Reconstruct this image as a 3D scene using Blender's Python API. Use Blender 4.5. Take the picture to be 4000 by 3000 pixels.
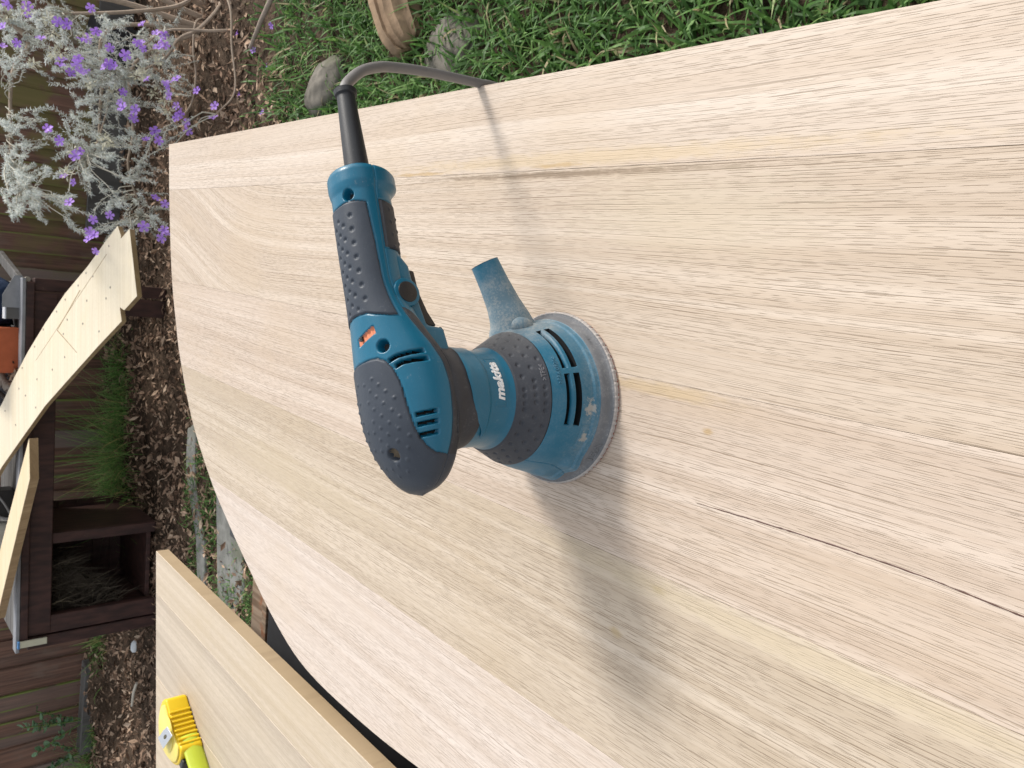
import bpy, bmesh, math, random
import numpy as np
from mathutils import Vector, Matrix

# ---------------------------------------------------------------- camera, sky, sun
SC = bpy.context.scene
COL = SC.collection
for o in list(bpy.data.objects):
    bpy.data.objects.remove(o)
CAM_H, PITCH = 1.25, math.radians(41.7)
cam = bpy.data.cameras.new('camera')
cam.sensor_width = 36.0
cam.lens = 27.0
cam.clip_start, cam.clip_end = 0.02, 400
cam.dof.use_dof = True
cam.dof.focus_distance = 0.50
cam.dof.aperture_fstop = 40
cam_o = bpy.data.objects.new('camera', cam)
COL.objects.link(cam_o)
_s, _c = math.sin(PITCH), math.cos(PITCH)
# the phone was held upright and the picture stored turned: image left is up in the world
cam_o.matrix_world = Matrix(((0, 1, 0, 0), (-_s, 0, -_c, 0), (-_c, 0, _s, CAM_H), (0, 0, 0, 1)))
SC.camera = cam_o

SUN_AZ, SUN_EL = math.radians(23), math.radians(38)      # azimuth counted from +X towards +Y
world = bpy.data.worlds.new('World')
SC.world = world
world.use_nodes = True
wn, wl = world.node_tree.nodes, world.node_tree.links
wn.clear()
w_out = wn.new('ShaderNodeOutputWorld')
w_bg = wn.new('ShaderNodeBackground')
w_sky = wn.new('ShaderNodeTexSky')
w_sky.sky_type = 'NISHITA'
w_sky.sun_disc = False
w_sky.sun_elevation = SUN_EL
w_sky.sun_rotation = math.pi / 2 - SUN_AZ
w_sky.altitude = 50
w_sky.air_density = 1.0
w_sky.dust_density = 4.0
w_sky.ozone_density = 1.0
w_hsv = wn.new('ShaderNodeHueSaturation')                 # thin white cloud takes most of the blue out
w_hsv.inputs['Saturation'].default_value = 0.30
wl.new(w_sky.outputs[0], w_hsv.inputs['Color'])
w_mix = wn.new('ShaderNodeMix')                           # thin even cloud over the whole sky
w_mix.data_type = 'RGBA'
w_mix.inputs[0].default_value = 0.4
wl.new(w_hsv.outputs[0], w_mix.inputs[6])
w_mix.inputs[7].default_value = (4.7, 4.85, 5.0, 1)
wl.new(w_mix.outputs[2], w_bg.inputs['Color'])
w_bg.inputs['Strength'].default_value = 0.15
wl.new(w_bg.outputs[0], w_out.inputs['Surface'])
sun = bpy.data.lights.new('sun', 'SUN')
sun.energy = 2.1
sun.angle = math.radians(11)
sun.color = (1.0, 0.955, 0.885)
sun_o = bpy.data.objects.new('sun', sun)
COL.objects.link(sun_o)
sun_dir = Vector((math.cos(SUN_EL) * math.cos(SUN_AZ), math.cos(SUN_EL) * math.sin(SUN_AZ), math.sin(SUN_EL)))
sun_o.rotation_euler = sun_dir.to_track_quat('Z', 'Y').to_euler()
sun_o.location = (3, 3, 6)
vs = SC.view_settings
vs.view_transform = 'Standard'
vs.look = 'None'
vs.exposure = 0.68
vs.gamma = 1.0
vs.use_curve_mapping = False
SC.cycles.use_denoising = True
SC.cycles.max_bounces = 5
SC.cycles.denoising_prefilter = 'ACCURATE'

rng = random.Random(7)
nrng = np.random.default_rng(11)
TZ = 0.85                                                  # height of the table top

# ---------------------------------------------------------------- helpers
def tag(o, label=None, cat=None, group=None, kind=None):
    if label: o['label'] = label
    if cat: o['category'] = cat
    if group: o['group'] = group
    if kind: o['kind'] = kind
    return o

def empty(name, loc=(0, 0, 0), rz=0.0):
    o = bpy.data.objects.new(name, None)
    COL.objects.link(o)
    o.location = loc
    o.rotation_euler = (0, 0, rz)
    o.empty_display_size = 0.05
    return o

def obj(name, verts, faces, m, parent=None, smooth=False):
    me = bpy.data.meshes.new(name)
    me.from_pydata([tuple(map(float, v)) for v in verts], [], [tuple(int(i) for i in f) for f in faces])
    me.update()
    return link(name, me, m, parent, smooth)

def link(name, me, m, parent=None, smooth=False):
    if m is not None and not me.materials:
        me.materials.append(m)
    if smooth:
        me.polygons.foreach_set('use_smooth', [True] * len(me.polygons))
    o = bpy.data.objects.new(name, me)
    COL.objects.link(o)
    if parent is not None:
        o.parent = parent
    return o

def from_bm(name, bm, m, parent=None, smooth=False):
    bmesh.ops.recalc_face_normals(bm, faces=bm.faces)
    me = bpy.data.meshes.new(name)
    bm.to_mesh(me)
    bm.free()
    return link(name, me, m, parent, smooth)

def smooth_by_angle(o, deg=35):
    me = o.data
    me.polygons.foreach_set('use_smooth', [True] * len(me.polygons))
    me.set_sharp_from_angle(angle=math.radians(deg))
    return o

def bm_box(bm, c, s, rot=None):
    r = bmesh.ops.create_cube(bm, size=1.0)
    M = Matrix.Translation(c) @ (rot.to_4x4() if rot is not None else Matrix.Identity(4)) @ Matrix.Diagonal((s[0], s[1], s[2], 1))
    bmesh.ops.transform(bm, matrix=M, verts=r['verts'])
    return r['verts']

def box(name, c, s, m, parent=None, rot=None, bevel=0.002):
    bm = bmesh.new()
    bm_box(bm, Vector((0, 0, 0)), s)
    if bevel:
        bmesh.ops.bevel(bm, geom=list(bm.edges), offset=min(bevel, min(s) * .4), segments=2, affect='EDGES', profile=.5)
    M = Matrix.Translation(c) @ (rot.to_4x4() if rot is not None else Matrix.Identity(4))
    bmesh.ops.transform(bm, matrix=M, verts=bm.verts)
    return from_bm(name, bm, m, parent)

def prism(name, poly, z0, z1, m, parent=None, bevel=0.0, frame=None, segs=2, smooth=0):
    """extrude a 2-D polygon between z0 and z1; frame maps (u, v, w) to a 3-D point"""
    f = frame or (lambda u, v, w: (u, v, w))
    bm = bmesh.new()
    a = [bm.verts.new(f(u, v, z0)) for u, v in poly]
    b = [bm.verts.new(f(u, v, z1)) for u, v in poly]
    n = len(poly)
    bm.faces.new(a[::-1]); bm.faces.new(b)
    for i in range(n):
        bm.faces.new((a[i], a[(i + 1) % n], b[(i + 1) % n], b[i]))
    bmesh.ops.recalc_face_normals(bm, faces=bm.faces)
    if bevel:
        bmesh.ops.bevel(bm, geom=[e for e in bm.edges if e.calc_face_angle(0) > .5], offset=bevel, segments=segs, affect='EDGES', profile=.5)
    o = from_bm(name, bm, m, parent)
    if smooth: smooth_by_angle(o, smooth)
    return o

def tube_data(path, radii, n=12, cap=True):
    P = [Vector(p) for p in path]
    if not hasattr(radii, '__len__'): radii = [radii] * len(P)
    V, Fc = [], []
    t0 = (P[1] - P[0]).normalized()
    up = Vector((0, 0, 1)) if abs(t0.z) < .9 else Vector((1, 0, 0))
    nx = t0.cross(up).normalized()
    for i, p in enumerate(P):
        t = (P[min(i + 1, len(P) - 1)] - P[max(i - 1, 0)]).normalized()
        nx = (nx - t * nx.dot(t)).normalized()
        ny = t.cross(nx)
        for k in range(n):
            a = 2 * math.pi * k / n
            V.append(p + (nx * math.cos(a) + ny * math.sin(a)) * radii[i])
    for i in range(len(P) - 1):
        for k in range(n):
            Fc.append((i * n + k, i * n + (k + 1) % n, (i + 1) * n + (k + 1) % n, (i + 1) * n + k))
    if cap:
        Fc.append(tuple(range(n))[::-1]); Fc.append(tuple((len(P) - 1) * n + k for k in range(n)))
    return V, Fc

def tube(name, path, radii, m, parent=None, n=12, cap=True):
    V, Fc = tube_data(path, radii, n, cap)
    return smooth_by_angle(obj(name, V, Fc, m, parent), 50)

def catmull(pts, k=8):
    P = [Vector(p) for p in pts]
    P = [2 * P[0] - P[1]] + P + [2 * P[-1] - P[-2]]
    out = []
    for i in range(1, len(P) - 2):
        for j in range(k):
            t = j / k
            out.append(.5 * ((2 * P[i]) + (P[i + 1] - P[i - 1]) * t + (2 * P[i - 1] - 5 * P[i] + 4 * P[i + 1] - P[i + 2]) * t * t
                             + (3 * P[i] - P[i - 1] - 3 * P[i + 1] + P[i + 2]) * t ** 3))
    out.append(P[-2])
    return out

def copy_tree(o, parent=None):
    c = o.copy(); COL.objects.link(c); c.parent = parent
    for ch in o.children: copy_tree(ch, c)
    return c

# ---------------------------------------------------------------- materials
class G:
    """small node-graph writer"""
    def __init__(s, name, rough=.6, spec=.4):
        s.m = bpy.data.materials.new(name); s.m.use_nodes = True
        s.t = s.m.node_tree; s.t.nodes.clear()
        s.out = s.t.nodes.new('ShaderNodeOutputMaterial'); s.b = s.t.nodes.new('ShaderNodeBsdfPrincipled')
        s.t.links.new(s.b.outputs[0], s.out.inputs['Surface'])
        s.set('Roughness', rough); s.set('Specular IOR Level', spec)
    def put(s, sock, v):
        if isinstance(v, (int, float)):
            sock.default_value = v
        elif isinstance(v, (tuple, list)):
            sock.default_value = tuple(v) + ((1.0,) if len(v) == 3 and sock.type == 'RGBA' else ())
        else: s.t.links.new(v, sock)
    def set(s, k, v): s.put(s.b.inputs[k], v)
    def obj(s):
        return s.t.nodes.new('ShaderNodeTexCoord').outputs['Object']
    def geo(s, k='Position'):
        return s.t.nodes.new('ShaderNodeNewGeometry').outputs[k]
    def rand(s):
        return s.t.nodes.new('ShaderNodeObjectInfo').outputs['Random']
    def xyz(s, v):
        n = s.t.nodes.new('ShaderNodeSeparateXYZ'); s.put(n.inputs[0], v); return n.outputs
    def vec(s, x, y, z=0.0):
        n = s.t.nodes.new('ShaderNodeCombineXYZ')
        for i, q in enumerate((x, y, z)): s.put(n.inputs[i], q)
        return n.outputs[0]
    def math(s, op, a, b=0.0, c=None, clamp=False):
        n = s.t.nodes.new('ShaderNodeMath'); n.operation = op; n.use_clamp = clamp
        s.put(n.inputs[0], a); s.put(n.inputs[1], b)
        if c is not None: s.put(n.inputs[2], c)
        return n.outputs[0]
    def mad(s, a, b, c): return s.math('MULTIPLY_ADD', a, b, c)
    def noise(s, v, scale=1.0, detail=2.0, rough=.5, dist=0.0, dim='3D', col=False):
        n = s.t.nodes.new('ShaderNodeTexNoise'); n.noise_dimensions = dim
        s.put(n.inputs['Vector'], v); n.inputs['Scale'].default_value = scale
        n.inputs['Detail'].default_value = detail; n.inputs['Roughness'].default_value = rough; n.inputs['Distortion'].default_value = dist
        return n.outputs['Color' if col else 'Fac']
    def step(s, v, lo, hi, a=0.0, b=1.0):
        n = s.t.nodes.new('ShaderNodeMapRange'); n.interpolation_type = 'SMOOTHSTEP'
        for i, q in enumerate((v, lo, hi, a, b)): s.put(n.inputs[i], q)
        return n.outputs[0]
    def mix(s, f, a, b, mode='MIX'):
        n = s.t.nodes.new('ShaderNodeMix'); n.data_type = 'RGBA'; n.blend_type = mode
        s.put(n.inputs[0], f); s.put(n.inputs[6], a); s.put(n.inputs[7], b)
        return n.outputs[2]
    def ramp(s, f, stops):
        n = s.t.nodes.new('ShaderNodeValToRGB'); e = n.color_ramp.elements
        while len(e) < len(stops): e.new(.5)
        for q, (p, c) in zip(e, stops): q.position = p; q.color = tuple(c) + (1,)
        s.put(n.inputs[0], f); return n.outputs[0]
    def bump(s, h, strength=.3, dist=.001):
        n = s.t.nodes.new('ShaderNodeBump'); n.inputs['Strength'].default_value = strength; n.inputs['Distance'].default_value = dist
        s.put(n.inputs['Height'], h); s.set('Normal', n.outputs[0])

def plain(name, c, rough=.5, spec=.4, var=.12, scale=40, bump=0.0, metal=0.0):
    g = G(name, rough, spec)
    n = g.noise(g.obj(), scale, 4)
    g.set('Base Color', g.mix(n, tuple(x * (1 - var) for x in c), tuple(min(1, x * (1 + var)) for x in c)))
    g.set('Metallic', metal)
    if bump: g.bump(n, bump, .002)
    return g.m

def islands(name, stops, rough=.7, spec=.2, trans=0.0, var=None):
    """many small pieces in one mesh, each with its own tone"""
    g = G(name, rough, spec)
    c = g.ramp(g.geo('Random Per Island'), stops)
    n = g.noise(g.geo(), 90, 2)
    c = g.mix(g.step(n, .3, .7, 0.0, .35), c, (.02, .015, .01))
    g.set('Base Color', c)
    if trans:
        tr = g.t.nodes.new('ShaderNodeBsdfTranslucent'); g.put(tr.inputs[0], c)
        mx = g.t.nodes.new('ShaderNodeMixShader'); mx.inputs[0].default_value = trans
        g.t.links.new(g.b.outputs[0], mx.inputs[1]); g.t.links.new(tr.outputs[0], mx.inputs[2]); g.t.links.new(mx.outputs[0], g.out.inputs['Surface'])
    return g.m

def wood(name, seed, light, dark, pore=(.185, .128, .080), pore_amt=.75, figure=1.0, spots=(), stains=(), end=False, knots=0.0, line0=380.0, sweep=None):
    """sawn board: x along the grain, y across, metres"""
    g = G(name, .55, .32)
    x, y, z = g.xyz(g.obj())
    so = seed * 7.31
    wlow = g.noise(g.vec(g.mad(x, 1.3, so), g.mad(y, 4.0, so)), 1.0, 2)
    yy = g.mad(g.math('SUBTRACT', wlow, .5), .030 * figure, y)
    if sweep:                                             # grain that swings away near the end of a board
        x0, x1, amt = sweep
        k = g.math('POWER', g.step(x, x0, x1), 1.6)
        yy = g.mad(k, amt, yy)
    band = g.noise(g.vec(g.mad(x, .5, so), g.mad(yy, 95.0, so), z), 1.0, 3, .6)
    c = g.mix(g.step(band, .32, .68, 0, 1.0), light, dark)
    wide = g.noise(g.vec(g.mad(x, 1.2, so + 9), g.mad(yy, 30.0, so)), 1.0, 3)
    c = g.mix(g.step(wide, .38, .70, 0, .55), c, tuple(a * .95 for a in dark))
    # open pores: two sets of wandering growth lines, each broken into dashes
    w0 = g.noise(g.vec(g.mad(x, 1.1, so + 3), g.mad(yy, 42.0, so)), 1.0, 2, .55)
    w1 = g.noise(g.vec(g.mad(x, 1.6, so + 13), g.mad(yy, 75.0, so)), 1.0, 2, .55)
    s0 = g.math('MULTIPLY', g.math('ABSOLUTE', g.math('SUBTRACT', g.math('FRACT', g.mad(w0, 5.0, g.math('MULTIPLY', yy, line0))), .5)), 2.0)
    s1 = g.math('MULTIPLY', g.math('ABSOLUTE', g.math('SUBTRACT', g.math('FRACT', g.mad(w1, 6.0, g.math('MULTIPLY', yy, line0 * 2.3))), .5)), 2.0)
    d0 = g.noise(g.vec(g.mad(x, 13.0, so + 2), g.mad(yy, line0 * .95, so)), 1.0, 2.5, .65)
    d1 = g.noise(g.vec(g.mad(x, 75.0, so + 6), g.mad(yy, line0 * 2.2, so)), 1.0, 1.0, .5)
    zone = g.noise(g.vec(g.mad(x, 2.6, so + 12), g.mad(yy, 38.0, so)), 1.0, 2, .6)
    l0 = g.math('MULTIPLY', g.step(s0, .04, .26, .9, 0.0), g.step(d0, .44, .56))
    l1 = g.math('MULTIPLY', g.step(s1, .08, .40, .9, 0.0), g.step(d1, .46, .58))
    pm = g.math('MAXIMUM', l0, l1)
    pm = g.math('MULTIPLY', pm, g.step(zone, .30, .56, .38, 1.0))
    pm = g.math('MULTIPLY', pm, pore_amt)
    fib = d1
    c = g.mix(g.step(d1, .35, .75, 0, .16), c, tuple(a * .72 for a in dark))
    c = g.mix(pm, c, pore)
    blotch = g.noise(g.vec(g.mad(x, 5.0, so + 1), g.mad(y, 9.0, so)), 1.0, 4, .6)
    c = g.mix(g.step(blotch, .45, .72, 0, .38), c, tuple(a * b for a, b in zip(dark, (1.0, .97, .88))))
    for (sx, sy, lx, ly, col, amt) in list(spots) + list(stains):
        wob = g.noise(g.vec(g.mad(x, 60.0, so), g.mad(y, 190.0, so)), 1.0, 3, .7)
        dx = g.math('DIVIDE', g.math('SUBTRACT', x, sx), lx); dy = g.math('DIVIDE', g.math('SUBTRACT', yy if ly > .004 else y, sy), ly)
        d = g.math('SQRT', g.math('ADD', g.math('MULTIPLY', dx, dx), g.math('MULTIPLY', dy, dy)))
        d = g.mad(g.math('SUBTRACT', wob, .5), 1.6, d)
        c = g.mix(g.math('MULTIPLY', g.step(d, .25, 1.15, 1.0, 0.0), amt), c, col)
    g.set('Base Color', c)
    h = g.math('SUBTRACT', g.math('ADD', g.math('MULTIPLY', band, .35), g.math('MULTIPLY', fib, .25)), g.math('MULTIPLY', pm, 1.0))
    g.bump(h, .45, .0006)
    return g.m

# ---------------------------------------------------------------- ground
def soil_mat():
    g = G('soil', .95, .1)
    p = g.geo()
    n = g.noise(p, 9, 6, .65); n2 = g.noise(p, 60, 4, .6)
    c = g.mix(g.step(n, .35, .65), (.030, .020, .013), (.085, .058, .040))
    c = g.mix(g.step(n2, .4, .75, 0, .6), c, (.14, .10, .072))
    g.set('Base Color', c); g.bump(n2, .8, .02)
    return g.m
def bed_height(x, y):
    h = .02 * math.sin(x * 2.3 + 1) * math.sin(y * 1.7) + .012 * math.sin(x * 7 + y * 5)
    d = math.hypot((x + 1.90) / .12, (y - 4.95) / .16)                     # a burrow in the bed by the fence
    h -= .16 * math.exp(-d * d)
    h += .05 * math.exp(-((x + 1.88) / .25) ** 2 - ((y - 5.28) / .12) ** 2)
    return h
xs = np.concatenate([np.linspace(-40, -4, 8)[:-1], np.linspace(-4, 3, 141), np.linspace(3, 40, 8)[1:]])
ys = np.concatenate([np.linspace(-40, -1, 8)[:-1], np.linspace(-1, 6.5, 151), np.linspace(6.5, 40, 8)[1:]])
gv = [(x, y, bed_height(x, y) if (-4 < x < 3 and 2.3 < y < 6.4) else 0.0) for y in ys for x in xs]
nx_ = len(xs)
gf = [(j * nx_ + i, j * nx_ + i + 1, (j + 1) * nx_ + i + 1, (j + 1) * nx_ + i) for j in range(len(ys) - 1) for i in range(nx_ - 1)]
tag(obj('ground', gv, gf, soil_mat(), smooth=True), 'bare brown garden soil under the leaf litter and grass', 'ground', kind='structure')

# ---------------------------------------------------------------- table top of six glued boards
GR = math.radians(9.7)                                     # the boards run away from the viewer, a little to the right
TABLE = empty('wooden_table', (0, 0, 0), math.pi / 2 - GR)
tag(TABLE, 'large pale timber table top of glued boards with a curved end, sander on it', 'table')
def t_loc(x, y):                                           # world plan -> board frame (x with the grain, y to the left)
    return (x * math.sin(GR) + y * math.cos(GR), -x * math.cos(GR) + y * math.sin(GR))
curve = [(.3762, 1.2586), (.3048, 1.2574), (.2404, 1.2537), (.1617, 1.2442), (.0983, 1.2275), (.0382, 1.2070), (-.0529, 1.1560),
         (-.1298, 1.0870), (-.1745, 1.0340), (-.2297, .9590), (-.2865, .8720), (-.3204, .7929), (-.3404, .6721), (-.3490, .5600), (-.3530, .42), (-.3520, .25), (-.345, .08), (-.33, -.10), (-.30, -.45)]
curve = [tuple(p)[:2] for p in catmull([(a, b, 0) for a, b in curve], 5)]
outline = [t_loc(*p) for p in curve]
edge_y = outline[0][1]
outline += [(-.55, outline[-1][1]), (-.55, edge_y)]
def clip(poly, k, lim, sign):
    out = []
    for i in range(len(poly)):
        a, b = poly[i], poly[(i + 1) % len(poly)]
        ia, ib = sign * (a[k] - lim) >= 0, sign * (b[k] - lim) >= 0
        if ia: out.append(a)
        if ia != ib:
            t = (lim - a[k]) / (b[k] - a[k])
            out.append((a[0] + t * (b[0] - a[0]), a[1] + t * (b[1] - a[1])))
    return out
def mean_y(*pts): return sum(t_loc(*p)[1] for p in pts) / len(pts)
seams = [edge_y - .01, mean_y((.3048, 1.2574), (.1066, .1043)), mean_y((.1617, 1.2442), (-.0322, .1043)), mean_y((.0382, 1.2092), (-.1648, .1044)), mean_y((-.1298, 1.0807), (-.2495, .3929)), 1.0]
def spot(px_world, lx, ly, col=(.32, .17, .06), amt=.8):
    x, y = t_loc(*px_world); return (x, y, lx, ly, col, amt)
OCH, BRN, GRY = (.38, .25, .10), (.26, .15, .07), (.20, .16, .11)
WOODS = [
    wood('board_wood_a', 1, (0.565, 0.484, 0.410), (0.478, 0.388, 0.309), pore_amt=.72, figure=.5, stains=[(.40, seams[1] - .007, .28, .007, (0.502, 0.380, 0.220), .45), (.60, seams[1] - .002, .05, .002, OCH, .6), (.42, seams[1] - .003, .03, .002, OCH, .6)]),
    wood('board_wood_b', 2, (0.542, 0.456, 0.374), (0.440, 0.351, 0.270), pore_amt=.86, figure=1.0, sweep=(.85, 1.32, .09), spots=[spot((.118, .60), .006, .0025, (0.342, 0.243, 0.152), .5)], stains=[(.42, seams[1] + .0035, .20, .0028, (.17, .118, .072), .75), (.30, seams[1] + .030, .12, .03, (0.471, 0.403, 0.304), .4)]),
    wood('board_wood_c', 3, (0.545, 0.456, 0.381), (0.445, 0.353, 0.278), pore_amt=.86, figure=.7, spots=[spot((-.0288, .2697), .0045, .0028, (0.380, 0.266, 0.144), .9)], stains=[(.30, seams[2] + .008, .06, .006, (0.456, 0.334, 0.175), .5)]),
    wood('board_wood_d', 4, (0.525, 0.444, 0.355), (0.412, 0.333, 0.249), pore_amt=.88, figure=.6, spots=[spot((-.1671, .3430), .007, .0042, (0.380, 0.289, 0.167), .8), spot((-.1322, .3074), .008, .0032, (0.334, 0.258, 0.144), .8)], stains=[(.18, seams[3] + .010, .22, .010, (0.502, 0.418, 0.281), .40), (.80, (seams[3] + seams[4]) / 2, .25, .03, (0.441, 0.365, 0.251), .35)]),
    wood('board_wood_e', 5, (0.578, 0.502, 0.444), (0.500, 0.418, 0.355), pore_amt=.66, figure=.4)]
for i in range(5):
    poly = clip(clip(outline, 1, seams[i] + .00009, 1), 1, seams[i + 1] - .00009, -1)
    poly = [p for k, p in enumerate(poly) if math.dist(p, poly[k - 1]) > 1e-5]
    pl = prism('board', poly, TZ - .022, TZ, WOODS[i], TABLE, bevel=.00018, segs=1)
    if i == 2:                                            # a dark gum vein in the middle board
        path = [(-.0734, .2777), (-.0795, .2329), (-.0853, .1951), (-.0940, .1474), (-.1043, .1043), (-.115, .06)]
        P = [Vector(t_loc(*p) + (0,)) for p in path]
        P = catmull(P, 14)
        V, Fc = [], []
        r2 = random.Random(3)
        for k, p in enumerate(P):
            w = .00045 * min(1, k / 8 + .12) * r2.uniform(.35, 1.15)
            j = r2.uniform(-.00008, .00008)
            V += [(p.x, p.y + j - w, TZ + .00008), (p.x, p.y + j, TZ + .0003), (p.x, p.y + j + w, TZ + .00008)]
        for k in range(len(P) - 1):
            for q in (0, 1):
                Fc.append((k * 3 + q, k * 3 + q + 1, k * 3 + 4 + q, k * 3 + 3 + q))
        obj('gum_vein', V, Fc, plain('gum', (.075, .032, .022), .5, .3, .4, 300), pl)
# table support: black steel trestles
blk = plain('black_steel', (.018, .018, .020), .45, .4, .3, 60)
def trestle(loc, rz, w, label):
    t = empty('trestle', loc, rz)
    tag(t, label, 'trestle', 'black trestles under the boards')
    box('beam', Vector((0, 0, .782)), (w, .09, .0915), blk, t, bevel=.006)
    for sx in (-1, 1):
        for sy in (-1, 1):
            tube('leg', [(sx * (w / 2 - .06), sy * .03, .74), (sx * (w / 2 - .02), sy * .26, .0)], .018, blk, t, 10)
        tube('brace', [(sx * (w / 2 - .035), -.15, .36), (sx * (w / 2 - .035), .15, .36)], .011, blk, t, 8)
    return t
trestle((.03, .98, 0), math.radians(-12), .52, 'black steel trestle under the curved far end of the table')
trestle((-.02, -.15, 0), math.radians(-10), .80, 'black steel trestle under the near end of the table')

# ---------------------------------------------------------------- orbital sander
SX, SY, SA = -.0099, .402, math.radians(15)
SANDER = empty('orbital_sander', (SX, SY, TZ), SA)
tag(SANDER, 'teal and grey electric orbital sander with a dusty round base standing on the table', 'sander')

def plastic(name, c, rough, dust=0.0, dcol=(.30, .31, .30), scuff=.25, spec=.45, where=None, cakes=()):
    g = G(name, rough, spec)
    p = g.obj()
    n = g.noise(p, 70, 6, .7); n2 = g.noise(p, 620, 4, .7); n3 = g.noise(p, 1700, 2, .6)
    col = g.mix(g.step(n, .3, .7, 0, scuff), c, tuple(min(1, a * 1.25 + .012) for a in c))
    col = g.mix(g.step(n2, .62, .72, 0, scuff * .5), col, tuple(a * .5 + .20 for a in c))
    if dust:
        f = g.math('ADD', g.math('MULTIPLY', n, .55), g.math('MULTIPLY', n2, .45))
        f = g.step(f, .62 - dust * .36, .78 - dust * .20)
        f = g.math('MULTIPLY', f, g.step(n3, .30, .62, .45, 1.0))
        if where is not None:                              # sawdust lies thick round the dust outlet
            x, y, z = g.xyz(p)
            (cx, cy, cz), r0, r1 = where
            d = g.math('SQRT', g.math('ADD', g.math('ADD', g.math('POWER', g.math('SUBTRACT', x, cx), 2), g.math('POWER', g.math('SUBTRACT', y, cy), 2)), g.math('POWER', g.math('SUBTRACT', z, cz), 2)))
            near = g.math('MAXIMUM', g.step(d, r0, r1, 1.0, .16), g.step(z, .014, .036, .42, .14))
            f = g.math('MULTIPLY', f, near)
            f = g.math('ADD', f, g.math('MULTIPLY', g.math('SUBTRACT', near, .16), .42), clamp=True)
        f = g.math('MULTIPLY', f, min(.9, .35 + dust))
        col = g.mix(f, col, dcol)
        for (qx, qy, qz, qr) in cakes:                     # dry sawdust caked below the vents
            e_ = g.math('ADD', g.math('ADD', g.math('POWER', g.math('SUBTRACT', x, qx), 2), g.math('POWER', g.math('SUBTRACT', y, qy), 2)), g.math('MULTIPLY', g.math('POWER', g.math('SUBTRACT', z, qz), 2), 2.2))
            e_ = g.math('DIVIDE', g.math('SQRT', e_), qr)
            k_ = g.step(g.mad(g.math('SUBTRACT', g.noise(p, 330, 4, .7), .5), 3.2, e_), .30, .80, .55, 0.0)
            col = g.mix(k_, col, (.46, .39, .31))
        g.set('Roughness', g.math('ADD', rough, g.math('MULTIPLY', f, .4), clamp=True))
    g.set('Base Color', col)
    g.bump(g.math('ADD', n3, g.math('MULTIPLY', n2, .6)), .16, .0006)
    return g.m
M_TEAL = plastic('teal_plastic', (.0028, .100, .172), .30, dust=.14, scuff=.22)
M_TEAL_D = plastic('dusty_teal_plastic', (.0028, .100, .172), .40, dust=.55, where=((.052, -.004, .030), .020, .052), cakes=((-.0200, -.0507, .0195, .0085), (-.0379, -.0392, .0195, .006)))
M_GRIP = plastic('grey_rubber', (.034, .042, .056), .47, dust=.12, scuff=.30, spec=.3)
M_BAND = plastic('dusty_grey_rubber', (.038, .042, .052), .60, dust=.34, scuff=.35, spec=.3, where=((.055, .0, .05), .015, .06), dcol=(.30, .29, .27))
M_DARK = plastic('charcoal_rubber', (.032, .033, .038), .55, dust=.22, scuff=.35, spec=.3, dcol=(.22, .215, .215))
M_SHROUD = plastic('dusty_shroud', (.130, .134, .142), .80, dust=.40, scuff=.4, spec=.2, dcol=(.28, .275, .27))
M_BLACK = plastic('black_plastic', (.012, .011, .011), .45, scuff=.4)
M_VOID = plain('vent_shade', (.006, .007, .008), .7, .2)  # near-black on slot floors and walls paints in the shade of the recesses
M_CORD = plastic('cord_sheath', (.16, .152, .148), .42, scuff=.2, dust=.05)
M_GUARD = plastic('cord_guard_rubber', (.014, .015, .018), .48, scuff=.3)

KA = np.array([-.060, -.0565, -.050, -.040, -.028, -.014, 0, .014, .026, .038, .050, .062, .075, .10, .1325, .1365, .140, .146, .1495, .151])
KW = np.array([.0, .0115, .0196, .0262, .0310, .0337, .0343, .0337, .0315, .0275, .0235, .0205, .0188, .0183, .0182, .0190, .0197, .0197, .0185, .0150])
KZ = np.array([.1280, .1275, .1265, .1245, .1225, .1213, .1208, .1225, .1268, .1323, .1375, .1405, .1420, .1420, .1420, .1420, .1420, .1420, .1420, .1420])
KT = np.array([.1280, .1350, .1418, .1482, .1535, .1568, .1580, .1583, .1583, .1583, .1583, .1588, .1594, .1602, .1604, .1612, .1616, .1616, .1604, .156])
KB = np.array([.1280, .1195, .1130, .1090, .1070, .1060, .1060, .107, .111, .116, .120, .122, .1228, .1230, .1230, .1200, .1175, .1175, .1195, .1260])
def hermite(x, X, Y):
    d = np.diff(Y) / np.diff(X); m = np.zeros(len(X)); m[0] = d[0]; m[-1] = d[-1]
    for i in range(1, len(X) - 1):
        m[i] = 0 if d[i - 1] * d[i] <= 0 else 2 * d[i - 1] * d[i] / (d[i - 1] + d[i])
    i = np.clip(np.searchsorted(X, x) - 1, 0, len(X) - 2); h = X[i + 1] - X[i]; t = (x - X[i]) / h
    return Y[i] * (1 + 2 * t) * (1 - t) ** 2 + m[i] * h * t * (1 - t) ** 2 + Y[i + 1] * t * t * (3 - 2 * t) + m[i + 1] * h * t * t * (t - 1)
def head_surface(a, t):
    hw = hermite(a, KA, KW); zc = hermite(a, KA, KZ); zt = hermite(a, KA, KT); zb = hermite(a, KA, KB)
    e = 2 / 2.15; c, s = np.cos(t), np.sin(t)
    b = -hw * np.sign(c) * np.abs(c) ** e
    z = zc + np.where(s > 0, (zt - zc) * np.abs(s) ** e, -(zc - zb) * np.abs(s) ** e)
    return np.stack([a + 0 * t, b, z], -1)
def sstep(x, a, b):
    t = np.clip((x - a) / (b - a), 0, 1); return t * t * (3 - 2 * t)

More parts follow.
